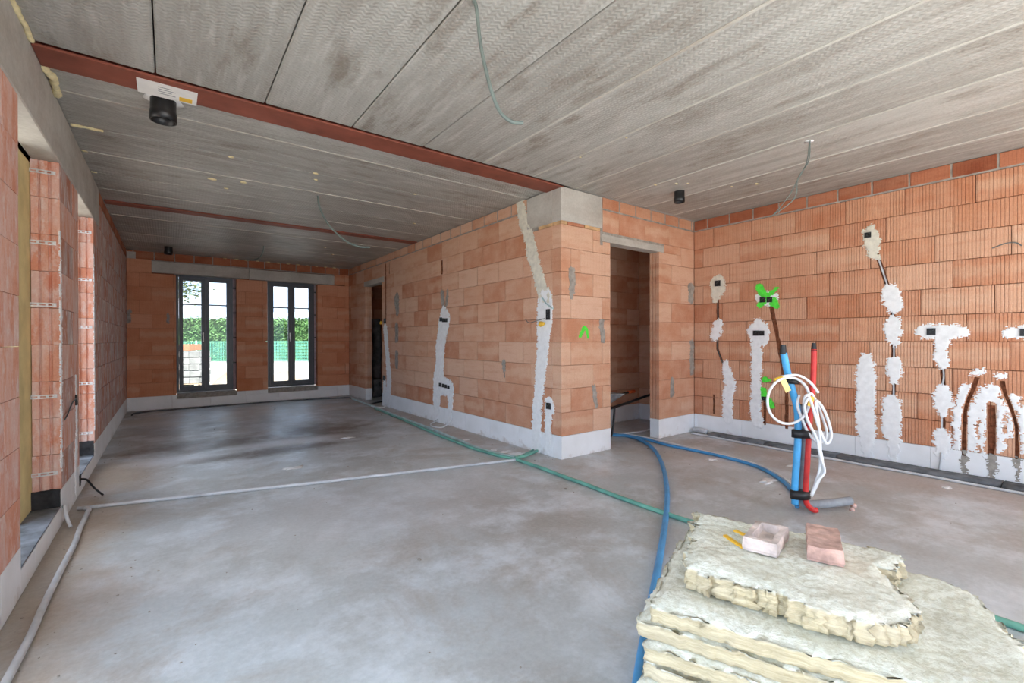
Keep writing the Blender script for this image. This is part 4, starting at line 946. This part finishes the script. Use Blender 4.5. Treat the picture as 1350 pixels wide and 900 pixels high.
# ---------------- riser of red, blue and grey sleeves
RS = D['RISER']
ru = tube('riser_pipe', P_LBLUE, [(a, b, max(c, .03)) for a, b, c in RS['blue']], .024, n=12); tag(ru, 'bright blue sleeve standing up from the floor with black taped end', 'pipe', 'riser sleeves')
tc_ = link('taped_end', cyl_me(.025, .018, 0, .07, 12, 'tape'), BLACK, ru, Vector(RS['blue'][0]) - Vector(RS['blue'][0]) + Vector((-.003, .002, -.01)))
rr_ = tube('riser_pipe', P_RED, [(a, b, max(c, .028)) for a, b, c in RS['red']], .019, n=12); tag(rr_, 'red sleeve standing up from the floor with black tip', 'pipe', 'riser sleeves')
link('taped_end', cyl_me(.020, .012, 0, .06, 12, 'tape'), BLACK, rr_, (0, 0, -.015))
rg_ = tube('riser_pipe', P_MGREY, [(3.765, 1.427, .78), (3.77, 1.424, .577), (3.765, 1.427, .351), (3.755, 1.434, .16), (3.752, 1.43, .085), (3.77, 1.41, .05), (3.83, 1.37, .045), (3.98, 1.285, .05), (4.10, 1.23, .055)], .032, n=14); tag(rg_, 'thick grey sleeve behind the red and blue pipes bending along the floor', 'pipe', 'riser sleeves')
link('sleeve_mouth', cyl_me(.028, .028, .0, .004, 14, 'mouth'), BLACK, rg_, (0, 0, .001))
def circle_path(c, r, ax1, ax2, n=40, sq=1.0): return [Vector(c) + ax1 * (r * math.cos(2 * math.pi * k / n)) + ax2 * (r * sq * math.sin(2 * math.pi * k / n)) for k in range(n)]
hp = empty('cable_hoop', Vector(RS['hoop_c']) - F0 * .035); tag(hp, 'large white cable hoop tied to the blue sleeve', 'cable')
bm = bmesh.new(); tube_bm(bm, circle_path((0, 0, 0), .178, R0 * .97 + F0 * .2, U0, 44, .93), .0095, 8, closed=True); link('loop', to_me(bm, 'loop', True), P_WHITE, hp)
bm = bmesh.new(); tube_bm(bm, smooth_path([R0 * -.05 + U0 * .172, R0 * .05 + U0 * .182 - F0 * .02, R0 * .13 + U0 * .135 - F0 * .03, R0 * .19 + U0 * .06 - F0 * .03], 6), .009, 8); link('tail', to_me(bm, 'tail', True), P_WHITE, hp)
tg = link('yellow_tag', boxes_me([(-.021, .021, -.002, .002, -.055, .055)], 'tag', .0015), YTAG, hp, R0 * -.035 + U0 * .115 - F0 * .015); tg.rotation_euler = (0, math.radians(-26), -YAW)
tg2 = link('yellow_tape', cyl_me(.013, .013, -.03, .03, 10, 'tape'), YEL, hp, R0 * -.075 + U0 * .155); tg2.rotation_euler = (0, math.radians(70), -YAW)
ck = empty('cable_coil', (3.66, 1.33, .55)); tag(ck, 'loosely coiled white cable hanging beside the red sleeve', 'cable')
def coil(pts, r=.0095):
    bm = bmesh.new(); tube_bm(bm, [p - ck.location - F0 * .03 for p in smooth_path(pts, 6)], r, 8); return link('strand', to_me(bm, 'strand', True), P_WHITE, ck)
coil(RS['coil']); coil(RS['coil2'])
def near(px_r, z, f): return R0 * px_r + F0 * f + U0 * z
rx = lambda px: (px - 675) / 604.14 * 3.27
rz_ = lambda py: CAM_Z - (py - 447) / 604.14 * 3.27
coil([near(rx(x), rz_(y), 3.27 + .01 * k) for k, (x, y) in enumerate([(1060, 522), (1067, 519), (1075, 530), (1084, 550), (1091, 570), (1089, 582), (1080, 584), (1070, 572), (1062, 552), (1058, 535), (1062, 523)])])
tgc = link('yellow_tag', boxes_me([(-.018, .018, -.002, .002, -.035, .035)], 'tag', .0015), YEL, ck, near(rx(1065), rz_(529), 3.235) - ck.location); tgc.rotation_euler = (0, math.radians(15), -YAW)
for k, (p, w_, h_) in enumerate(((RS['taps'][0], .045, .018), (RS['taps'][1], .072, .028), (RS['taps'][2], .072, .028))):
    c = Vector(p) + (R0 * .0 if k == 0 else R0 * -.012) - F0 * .01
    bm = bmesh.new(); tube_bm(bm, [Vector((0, 0, -h_)), Vector((0, 0, h_))], 1, 16)
    for v in bm.verts:
        a = math.atan2(v.co.y, v.co.x); v.co = R0 * (math.cos(a) * w_) + F0 * (math.sin(a) * .042) + U0 * v.co.z
    link('tape_band', to_me(bm, 'tape', True), BLACK, ru, c - ru.location)
for k, (x, y, r) in enumerate(((4.08, 1.30, .025), (4.14, 1.22, .02), (4.04, 1.20, .018))): blob('rubble', OLDBRICK, fl, (x, y, r * .6), r, k, 1)
# ---------------- stack of mineral wool boards
SEC = [Vector((a, b, 0)) for a, b in D['SEC']]
PA, PB, PC = SEC[0], SEC[1], SEC[2]
ud = (PB - PA).normalized(); vd = Vector((ud.y, -ud.x, 0))       # ud: short side, vd: long side to the right
LU, LV = (PB - PA).length, 1.0
def wool_poly(name, poly, z0, th, label, seed, cell=.014, rag=.012, parent=None, group=None, rings=5, thin=None, rough=1.0, lat=.006):
    """a mineral wool slab: outline polygon (world xy), bottom z0, thickness th, torn fibrous edges"""
    xs_ = [p[0] for p in poly]; ys_ = [p[1] for p in poly]; cx, cy = sum(xs_) / len(xs_), sum(ys_) / len(ys_)
    E_ = list(zip(poly, poly[1:] + poly[:1]))
    def sd(x, y):
        ins = False; d = 9
        for (ax, ay), (bx_, by) in E_:
            if (ay > y) != (by > y) and x < (bx_ - ax) * (y - ay) / (by - ay) + ax: ins = not ins
            ex, ey = bx_ - ax, by - ay; t = max(0, min(1, ((x - ax) * ex + (y - ay) * ey) / (ex * ex + ey * ey + 1e-9)))
            d = min(d, math.hypot(x - ax - ex * t, y - ay - ey * t))
        return d if ins else -d
    # grid aligned with the board
    us = [(Vector((p[0] - cx, p[1] - cy, 0)).dot(ud), Vector((p[0] - cx, p[1] - cy, 0)).dot(vd)) for p in poly]
    u0, v0 = min(u for u, v in us) - .04, min(v for u, v in us) - .04
    nu, nv = int((max(u for u, v in us) + .04 - u0) / cell) + 1, int((max(v for u, v in us) + .04 - v0) / cell) + 1
    W_ = lambda u, v: (cx + ud.x * u + vd.x * v, cy + ud.y * u + vd.y * v)
    ins = {}
    for i in range(nu):
        for j in range(nv):
            x, y = W_(u0 + (i + .5) * cell, v0 + (j + .5) * cell); s_ = sd(x, y)
            if s_ + rag * noise.noise(Vector((x * 25, y * 25, seed))) + rag * .6 * noise.noise(Vector((x * 70, y * 70, seed))) > 0: ins[(i, j)] = s_
    bm = bmesh.new(); lay = bm.verts.layers.float.new('cut_edge'); vt = {}; rr = random.Random(seed)
    def xy(i, j):
        k = (i, j, 'p')
        if k not in vt: vt[k] = (u0 + (i + rr.uniform(-.3, .3)) * cell, v0 + (j + rr.uniform(-.3, .3)) * cell)
        return vt[k]
    def V(i, j, lev):
        k = (i, j, lev)
        if k not in vt:
            u, v = xy(i, j); p = ud * u + vd * v; x, y = cx + p.x, cy + p.y
            if lev == rings:
                s_ = sd(x, y); z = th * (1 if thin is None else thin(x, y)) + rough * (.010 * noise.noise(Vector((x * 9, y * 9, seed))) + .007 * noise.noise(Vector((x * 45, y * 45, seed)))) - .012 * max(0, 1 - max(s_, 0) / .03)
            else:
                z = th * lev / rings
                if 0 < lev < rings:
                    p = p + (ud * noise.noise(Vector((x * 16, y * 16, lev * 3.7 + seed))) + vd * noise.noise(Vector((x * 16, y * 16, lev * 5.3 + seed)))) * lat * 1.4
                    p = p + (ud * noise.noise(Vector((x * 60, y * 60, lev * 3.7 + seed))) + vd * noise.noise(Vector((x * 60, y * 60, lev * 5.3 + seed)))) * lat * .6
                    z += .008 * noise.noise(Vector((x * 30, y * 30, lev + seed)))
                    if thin is not None: z *= thin(x, y)
            vt[k] = bm.verts.new((p.x, p.y, z))
        return vt[k]
    for i, j in ins:
        bm.faces.new((V(i, j, rings), V(i + 1, j, rings), V(i + 1, j + 1, rings), V(i, j + 1, rings)))
        bm.faces.new((V(i, j, 0), V(i, j + 1, 0), V(i + 1, j + 1, 0), V(i + 1, j, 0)))
        for (di, dj), (a, b) in (((-1, 0), ((i, j + 1), (i, j))), ((1, 0), ((i + 1, j), (i + 1, j + 1))), ((0, -1), ((i, j), (i + 1, j))), ((0, 1), ((i + 1, j + 1), (i, j + 1)))):
            if (i + di, j + dj) not in ins:
                for lv in range(rings): bm.faces.new((V(*b, lv), V(*a, lv), V(*a, lv + 1), V(*b, lv + 1)))
    for k, v in vt.items():
        if k[2] != 'p': v[lay] = 0.0 if k[2] == rings else (.55 if k[2] == rings - 1 else 1.0)
    o = link(name, to_me(bm, name, True), WOOL, parent, (cx, cy, z0))
    return tag(o, label, 'insulation board', group)
def rect_poly(da, db, dl, dr):   # offsets of near-left corner etc. along u (short) and v (long)
    q = lambda u, v: tuple((PA + ud * u + vd * v)[:2])
    return [q(-da, -dl), q(LU + db, -dl), q(LU + db, LV + dr), q(-da, LV + dr)]
def sec_poly():
    q = lambda u, v: tuple((PA + ud * u + vd * v)[:2])
    lf = (PC - PB).dot(vd)
    return [q(0, 0), q(LU, 0), q(LU, lf - .05), q(LU - .06, lf + .01), q(.30, lf + .035), q(.10, lf + .03), q(0.0, lf + .02), q(-.005, .4)]
NB = 9; TH = .054; zt = .545
ords = ['second', 'third', 'fourth', 'fifth', 'sixth', 'seventh', 'eighth', 'ninth', 'tenth']
offs = [(0, 0, 0, 0), (.0, .01, .035, .0), (.012, -.01, .012, .01), (.004, .0, .018, -.02), (.016, .01, .026, .0), (.0, .0, .01, .02), (.01, .0, .02, .0), (.0, .01, .0, .0), (.01, .0, .015, .0)]
LV = (PC - PB).dot(vd)
for k in range(NB):
    z0 = zt - TH * (k + 1)
    th = TH - .004
    if k == NB - 1: z0, th = .0, zt - TH * NB + TH - .004
    poly = sec_poly() if k == 0 else rect_poly(*offs[k])
    wool_poly('insulation_board', poly, z0, th, ('pale yellow mineral wool board in the floor stack, %s from the top' % ords[k]) if k else 'large pale mineral wool board directly under the torn piece with bricks', 5 + k, group='stacked mineral wool boards', cell=.014 if k < 3 else .02, rough=1.0 if k == 0 else .15, rag=.010 if k == 0 else .007)
top = list(D['TOP'])
wool_poly('insulation_board', top, zt + .007, .070, 'torn pale green mineral wool piece carrying two bricks', 31, cell=.0085, rag=.022, group='stacked mineral wool boards', rings=6, lat=.014,
          thin=lambda x, y: max(.5, min(1.0, 1.0 - .7 * ((x - 1.6) * vd.x + (y - .6) * vd.y))))
# bricks resting on the torn piece
ZT = zt + .072
def loose_brick(name, c, rz, l, w, h, mat, label, frog=False, seed=0, tilt=0.0):
    bm = bmesh.new(); add_box(bm, -l / 2, l / 2, -w / 2, w / 2, 0, h)
    bmesh.ops.subdivide_edges(bm, edges=bm.edges[:], cuts=9, use_grid_fill=True)
    for v in bm.verts:
        if frog and v.co.z > h - 1e-4:
            f = max(0, 1 - (abs(v.co.x) / (l * .36)) ** 4) * max(0, 1 - (abs(v.co.y) / (w * .30)) ** 4); v.co.z -= .020 * min(1, f * 2)
        v.co += Vector((noise.noise(v.co * 30 + Vector((seed, 0, 0))), noise.noise(v.co * 30 + Vector((0, seed, 4))), noise.noise(v.co * 30 + Vector((3, 0, seed))))) * .004
        for ax, lim in ((0, l / 2), (1, w / 2)):
            if abs(abs(v.co[ax]) - lim) < .006 and (v.co.z > h - .006 or v.co.z < .006): v.co[ax] *= .97
    o = link(name, to_me(bm, name), mat, None, c, rz); o.rotation_euler = (0, tilt, rz)
    return tag(o, label, 'brick', 'bricks on the insulation stack')
loose_brick('old_brick', (1.50, .672, ZT + .011), math.atan2(ud.y, ud.x) + math.radians(-10), .165, .095, .040, OLDBRICK_W, 'mortar crusted brick with a hollow frog on the torn insulation', True, 1)
loose_brick('old_brick', (1.592, .545, ZT + .011), math.atan2(.078, .20), .190, .088, .045, OLDBRICK, 'plain pink brick lying alone on the torn insulation', False, 5)
for k, (a, b, lb) in enumerate(((Vector((1.468, .788, 0)), Vector((1.425, .706, 0)), 'yellow plastic strip under the hollow brick, longer exposed one'), (Vector((1.532, .788, 0)), Vector((1.512, .715, 0)), 'yellow plastic strip tucked behind the hollow brick'))):
    d = b - a; o = link('plastic_strip', boxes_me([(-d.length / 2, d.length / 2, -.007, .007, 0, .006)], 'strip', .001), YEL, None, ((a.x + b.x) / 2, (a.y + b.y) / 2, ZT + .005), math.atan2(d.y, d.x)); tag(o, lb, 'strip')
tag(link('plastic_dowel', boxes_me([(-.012, .012, -.005, .005, 0, .008)], 'chip', .002), WIRE, None, (1.49, .33, zt + .006), .6), 'small dark plastic plug on the lower insulation board', 'plug')

# ---------------- crumbs on the slab
bm = bmesh.new(); rr = random.Random(21)
for k in range(520):
    x, y = rr.uniform(XL + .1, E - .25), rr.uniform(.6, YB - .3)
    if x < 2.3 and y < 1.3: continue
    if x > B - .05 and y > C - .05: continue
    if k % 3 == 0: y = rr.uniform(C, YB - .4); x = B - abs(rr.gauss(0, .15)) - .03
    elif k % 3 == 1: x = XL + .03 + abs(rr.gauss(0, .25))
    r = rr.uniform(.002, .006) * (2 if rr.random() < .06 else 1)
    m = Matrix.Translation((x, y, r * .35)) @ Matrix.Rotation(rr.uniform(0, 6), 4, 'Z') @ Matrix.Diagonal((r * 1.4, r, r * .55, 1))
    bmesh.ops.create_icosphere(bm, subdivisions=1, radius=1, matrix=m)
cb = link('mortar_crumbs', to_me(bm, 'crumbs'), MORTAR); tag(cb, 'scattered mortar crumbs and grit on the concrete floor', 'rubble', kind='stuff')
for k, (x, y) in enumerate(((2.98, 4.35), (3.06, 4.20), (3.10, 4.05), (3.0, 5.0), (1.85, 6.05), (.98, 4.95), (5.0, 2.0), (4.6, 2.6), (4.3, 1.9), (5.3, .9))):
    blob('plaster_splash', PLASTER, fl, (x, y, .001), .032 + .014 * (k % 3), k + 7, 3, .06, 1.5, .8, 1.3)

# ---------------- wheelbarrow standing in the passage
wb = empty('wheelbarrow', (4.3, 4.1, 0)); tag(wb, 'black framed wheelbarrow with orange grips behind the doorway', 'wheelbarrow')
def sub(o): o.location = o.location - wb.location; return o
for yn, yf in ((3.95, 4.06), (4.33, 4.20)):
    sub(tube('handle', BLACK, [(3.85, yf, .22), (4.10, yn, .30), (4.45, yn, .37), (4.9, yn, .43), (5.30, yn, .49), (5.46, yn, .50)], .017, wb))
    sub(tube('grip', ORANGE, [(5.36, yn, .497), (5.50, yn, .503)], .023, wb, n=12))
    sub(tube('leg', BLACK, [(4.62, yn, .39), (4.60, yn, .20), (4.56, yn, .04), (4.48, yn, .018), (4.40, yn, .04), (4.36, yn, .20), (4.35, yn, .35)], .014, wb))
bm = bmesh.new()
def ring(x0, x1, y0, y1, z, zt2): return [bm.verts.new((a - 4.3, b - 4.1, c)) for a, b, c in ((x0, y0, z), (x1, y0, zt2), (x1, y1, zt2), (x0, y1, z))]
r0 = ring(4.0, 4.45, 3.98, 4.30, .38, .40); r1 = ring(3.80, 4.68, 3.86, 4.42, .62, .56); r2 = ring(3.79, 4.70, 3.85, 4.43, .63, .57)
bm.faces.new(r0)
for a, b in ((r0, r1), (r1, r2)):
    for k in range(4): bm.faces.new((a[k], a[(k + 1) % 4], b[(k + 1) % 4], b[k]))
tr_ = link('tray', to_me(bm, 'tray'), TRAY, wb); tr_.modifiers.new('thick', 'SOLIDIFY').thickness = .006
bm = bmesh.new(); tube_bm(bm, circle_path((0, 0, 0), .15, Vector((1, 0, 0)), Vector((0, 0, 1)), 24), .045, 10, closed=True)
link('wheel', to_me(bm, 'wheel', True), BLACK, wb, (3.78 - 4.3, .03, .195))
hb = cyl_me(.05, .05, -.06, .06, 12, 'hub'); ho = link('hub', hb, TRAY, wb, (3.78 - 4.3, .03, .195)); ho.rotation_euler = (math.pi / 2, 0, 0)
sg = rough_box('cement_bag', SILVER, None, 4.10, 4.56, 3.98, 4.28, .55, .80, .05, cell=.05, seed=4); tag(sg, 'crumpled silver bag lying in the wheelbarrow tray', 'bag')
# things in the dark store behind the far doorway
tp = tube('rolled_tarp', TARP, [(3.86, 10.40, .02), (3.86, 10.42, .5), (3.90, 10.45, 1.1), (3.88, 10.50, 1.75)], .10, n=14); tag(tp, 'grey rolled tarpaulin standing in the dark room behind the far doorway', 'tarpaulin')
sk = rough_box('rubble_sack', TARP, None, 3.62, 4.02, 9.95, 10.25, .0, .38, .06, cell=.05, seed=7); tag(sk, 'grey rubble sack on the floor behind the far doorway', 'sack')

# ================================================================== OUTSIDE
GRD = mat_concrete('pale_gravel_yard', (.17, .16, .15), (.25, .24, .225), st=.3, nsc=.8)
LEAF = mat_plain('hedge_leaf', (.075, .15, .045), .6, .3, var=.5, nscale=1.5)
LEAF2 = mat_plain('tree_leaf', (.085, .105, .035), .6, .3, var=.5, nscale=2)
gd = link('ground', boxes_me([(-60, 60, -40, 110, -.5, -.125)], 'ground'), GRD); tag(gd, 'pale gravel yard outside the house', kind='structure')
def leaves(bm, c, size, n, fn, rr):
    for _ in range(n):
        p = Vector(c) + Vector(fn(rr)); s_ = size * rr.uniform(.6, 1.3)
        q = Matrix.Rotation(rr.uniform(0, 6.3), 3, 'Z') @ Matrix.Rotation(rr.uniform(-1.2, 1.2), 3, 'X')
        vs = [bm.verts.new(p + q @ Vector(k) * s_) for k in ((-.5, 0, 0), (0, -.3, .1), (.5, 0, 0), (0, .3, .1))]; bm.faces.new(vs)
hg = empty('hedge', (6, 34, -.12)); tag(hg, 'clipped green hedge beyond the yard fence', 'hedge')
hdir = Vector((.8, -.6, 0)).normalized(); hn = Vector((.6, .8, 0)).normalized()
bm = bmesh.new(); rr = random.Random(2)
def hedge_pt(r):
    a = r.uniform(-9, 12); f = r.random()
    if f < .65: o, z = -.45 + r.gauss(0, .06), r.uniform(0, 2.75)
    else: o, z = r.uniform(-.45, .45), 2.75 + r.gauss(0, .07)
    return hdir * a + hn * o + U0 * z
leaves(bm, (0, 0, 0), .16, 12000, hedge_pt, rr); link('foliage', to_me(bm, 'foliage'), LEAF, hg)
bm = bmesh.new(); add_box(bm, -9, 12, -.38, .38, 0, 2.68)
for v in bm.verts: v.co = hdir * v.co.x + hn * v.co.y + U0 * v.co.z
link('inner_growth', to_me(bm, 'inner'), LEAF, hg)
# wire fence before the hedge
fe = empty('wire_fence', (4.6, 32.6, -.12)); tag(fe, 'green wire mesh fence in front of the hedge', 'fence')
FEN = mat_plain('green_wire', (.12, .34, .26), .5, .4)
PST = mat_plain('pale_post', (.55, .62, .58), .5, .4)
wire_me = None
for k in range(-4, 6):
    p = hdir * (k * 2.0)
    link('post', cyl_me(.04, .04, 0, 1.35, 8, 'post'), PST, fe, p)
    if wire_me is None:
        bm = bmesh.new()
        for i in range(14): add_box(bm, 0, 2.0, -.006, .006, .06 + i * .095, .078 + i * .095)
        for i in range(21): add_box(bm, i * .1 - .007, i * .1 + .007, -.006, .006, .06, 1.30)
        wire_me = to_me(bm, 'mesh_panel'); wire_me.materials.append(FEN)
    link('mesh_panel', wire_me, None, fe, p, math.atan2(hdir.y, hdir.x))
# paver stack on a pallet by the left window
ps = empty('paver_stack', (.40, 17.1, -.125)); tag(ps, 'pallet of grey concrete pavers topped with orange bricks outside the window', 'pavers')
PAV = mat_plain('pale_paver', (.17, .165, .155), .9, .15, var=.2, nscale=6)
rzp = math.radians(-20); pm = Matrix.Rotation(rzp, 3, 'Z')
pal = [(-.55, .55, -.5, -.4, .09, .11), (-.55, .55, -.05, .05, .09, .11), (-.55, .55, .4, .5, .09, .11), (-.5, -.4, -.5, .5, 0, .09), (-.05, .05, -.5, .5, 0, .09), (.4, .5, -.5, .5, 0, .09)]
link('pallet', boxes_me(pal, 'pallet'), WOOD, ps, (0, 0, 0), rzp)
pm_me = block_mesh(.26, .48, .17, .006); pm_me = pm_me.copy(); pm_me.materials.clear(); pm_me.materials.append(PAV)
ob_me = block_mesh(.262, .48, .18, .006).copy(); ob_me.materials.clear(); ob_me.materials.append(mat_plain('stacked_orange_brick', (.30, .11, .055), .9, .2))
for lz in range(6):
    for i in range(4):
        for j in range(2):
            top_ = lz == 5
            if top_ and (i == 3): continue
            v = pm @ Vector((-.405 + i * .27 + (.012 if lz % 2 else -.012), -.25 + j * .5, 0)); z = .115 + lz * .195
            link('brick' if top_ else 'paver', ob_me if top_ else pm_me, None, ps, (v.x, v.y, z + .088), rzp)
        if lz in (1, 3): pass
# sand heaps
SAND = mat_concrete('brown_sand', (.20, .14, .085), (.30, .23, .16), st=.4, nsc=3)
def heap(c, rx_, ry_, h, label, seed):
    bm = bmesh.new(); n = 26
    vs = {}
    for i in range(n + 1):
        for j in range(n + 1):
            a, b = (i / n * 2 - 1), (j / n * 2 - 1); d = math.hypot(a, b)
            z = h * max(0, 1 - d ** 1.3) + .05 * h * noise.noise(Vector((a * 5, b * 5, seed))) * (1 if d < 1 else 0)
            vs[i, j] = bm.verts.new((a * rx_, b * ry_, z - .004))
    for i in range(n):
        for j in range(n): bm.faces.new((vs[i, j], vs[i + 1, j], vs[i + 1, j + 1], vs[i, j + 1]))
    tag(link('sand_heap', to_me(bm, 'heap', True), SAND, None, c), label, 'sand')
heap((1.62, 15.7, -.125), .75, .75, .62, 'brown sand heap beside the paver stack outside', 1)
heap((3.05, 16.6, -.125), .62, .6, .42, 'smaller sand heap outside the window nearest the partition', 4)
# tree behind the paver stack
te = empty('tree', (-.2, 27.5, -.125)); tag(te, 'leafy tree with thin branches beyond the yard', 'tree')
bm = bmesh.new(); tube_bm(bm, smooth_path([(-1.2, 0, 0), (-1.1, .1, 2), (-.8, 0, 4.2), (-.6, 0, 5.5)], 5), .16, 8, lambda t: 1 - .7 * t); link('trunk', to_me(bm, 'trunk', True), WOOD, te)
rr = random.Random(8); bm2 = bmesh.new()
for k in range(13):
    a = rr.uniform(0, 6.28); z = rr.uniform(2.6, 5.2); p0 = Vector((-1.0, 0, z)); p1 = p0 + Vector((math.cos(a) * rr.uniform(1, 2.2), math.sin(a) * 1.5, rr.uniform(-.2, .9)))
    bm = bmesh.new(); tube_bm(bm, smooth_path([p0, (p0 + p1) / 2 + Vector((0, 0, .15)), p1], 4), .035, 5, lambda t: 1 - .7 * t); link('branch', to_me(bm, 'branch', True), WOOD, te)
    leaves(bm2, p1, .17, 200, lambda r: (r.gauss(0, .42), r.gauss(0, .42), r.gauss(0, .33)), rr); leaves(bm2, (p0 + p1) / 2, .15, 60, lambda r: (r.gauss(0, .4), r.gauss(0, .4), r.gauss(0, .25)), rr)
link('foliage', to_me(bm2, 'foliage'), LEAF2, te)
# house and shed far beyond the hedge
def far_house(name, c, rz, l, w, hw, hr, mw, mr, label, seams=0):
    e = empty(name, c, rz); tag(e, label, 'building')
    link('walls', boxes_me([(-l / 2, l / 2, -w / 2, w / 2, 0, hw)], 'walls'), mw, e)
    bm = bmesh.new(); o_ = .4
    A = [(-l / 2 - o_, -w / 2 - o_, hw - .2), (l / 2 + o_, -w / 2 - o_, hw - .2), (l / 2 + o_, w / 2 + o_, hw - .2), (-l / 2 - o_, w / 2 + o_, hw - .2), (-l / 2 - o_, 0, hr), (l / 2 + o_, 0, hr)]
    v = [bm.verts.new(p) for p in A]
    for f in ((0, 1, 5, 4), (2, 3, 4, 5), (0, 4, 3), (1, 2, 5), (0, 3, 2, 1)): bm.faces.new([v[i] for i in f])
    rf = link('roof', to_me(bm, 'roof'), mr, e)
    for k in range(seams):
        x = -l / 2 + l * (k + .5) / seams
        bm = bmesh.new(); tube_bm(bm, [Vector((x, -w / 2 - o_, hw - .17)), Vector((x, 0, hr + .03))], .09, 4); link('roof_seam', to_me(bm, 'seam'), mr, rf)
    return e
WALLH = mat_plain('far_pale_wall', (.62, .60, .56), .9, .2); ROOFH = mat_plain('far_slate_roof', (.24, .27, .31), .8, .2); ROOFS = mat_plain('far_sheet_roof', (.36, .40, .46), .7, .3)
far_house('far_house', (5.2, 73, -.125), math.radians(60), 9, 7, 3.2, 6.0, WALLH, ROOFH, 'pale house with a grey gable roof far beyond the hedge')
far_house('far_shed', (11.5, 60, -.125), math.radians(-38), 16, 8, 3.6, 4.7, WALLH, ROOFS, 'long low shed with ribbed metal roof beyond the hedge', 26)
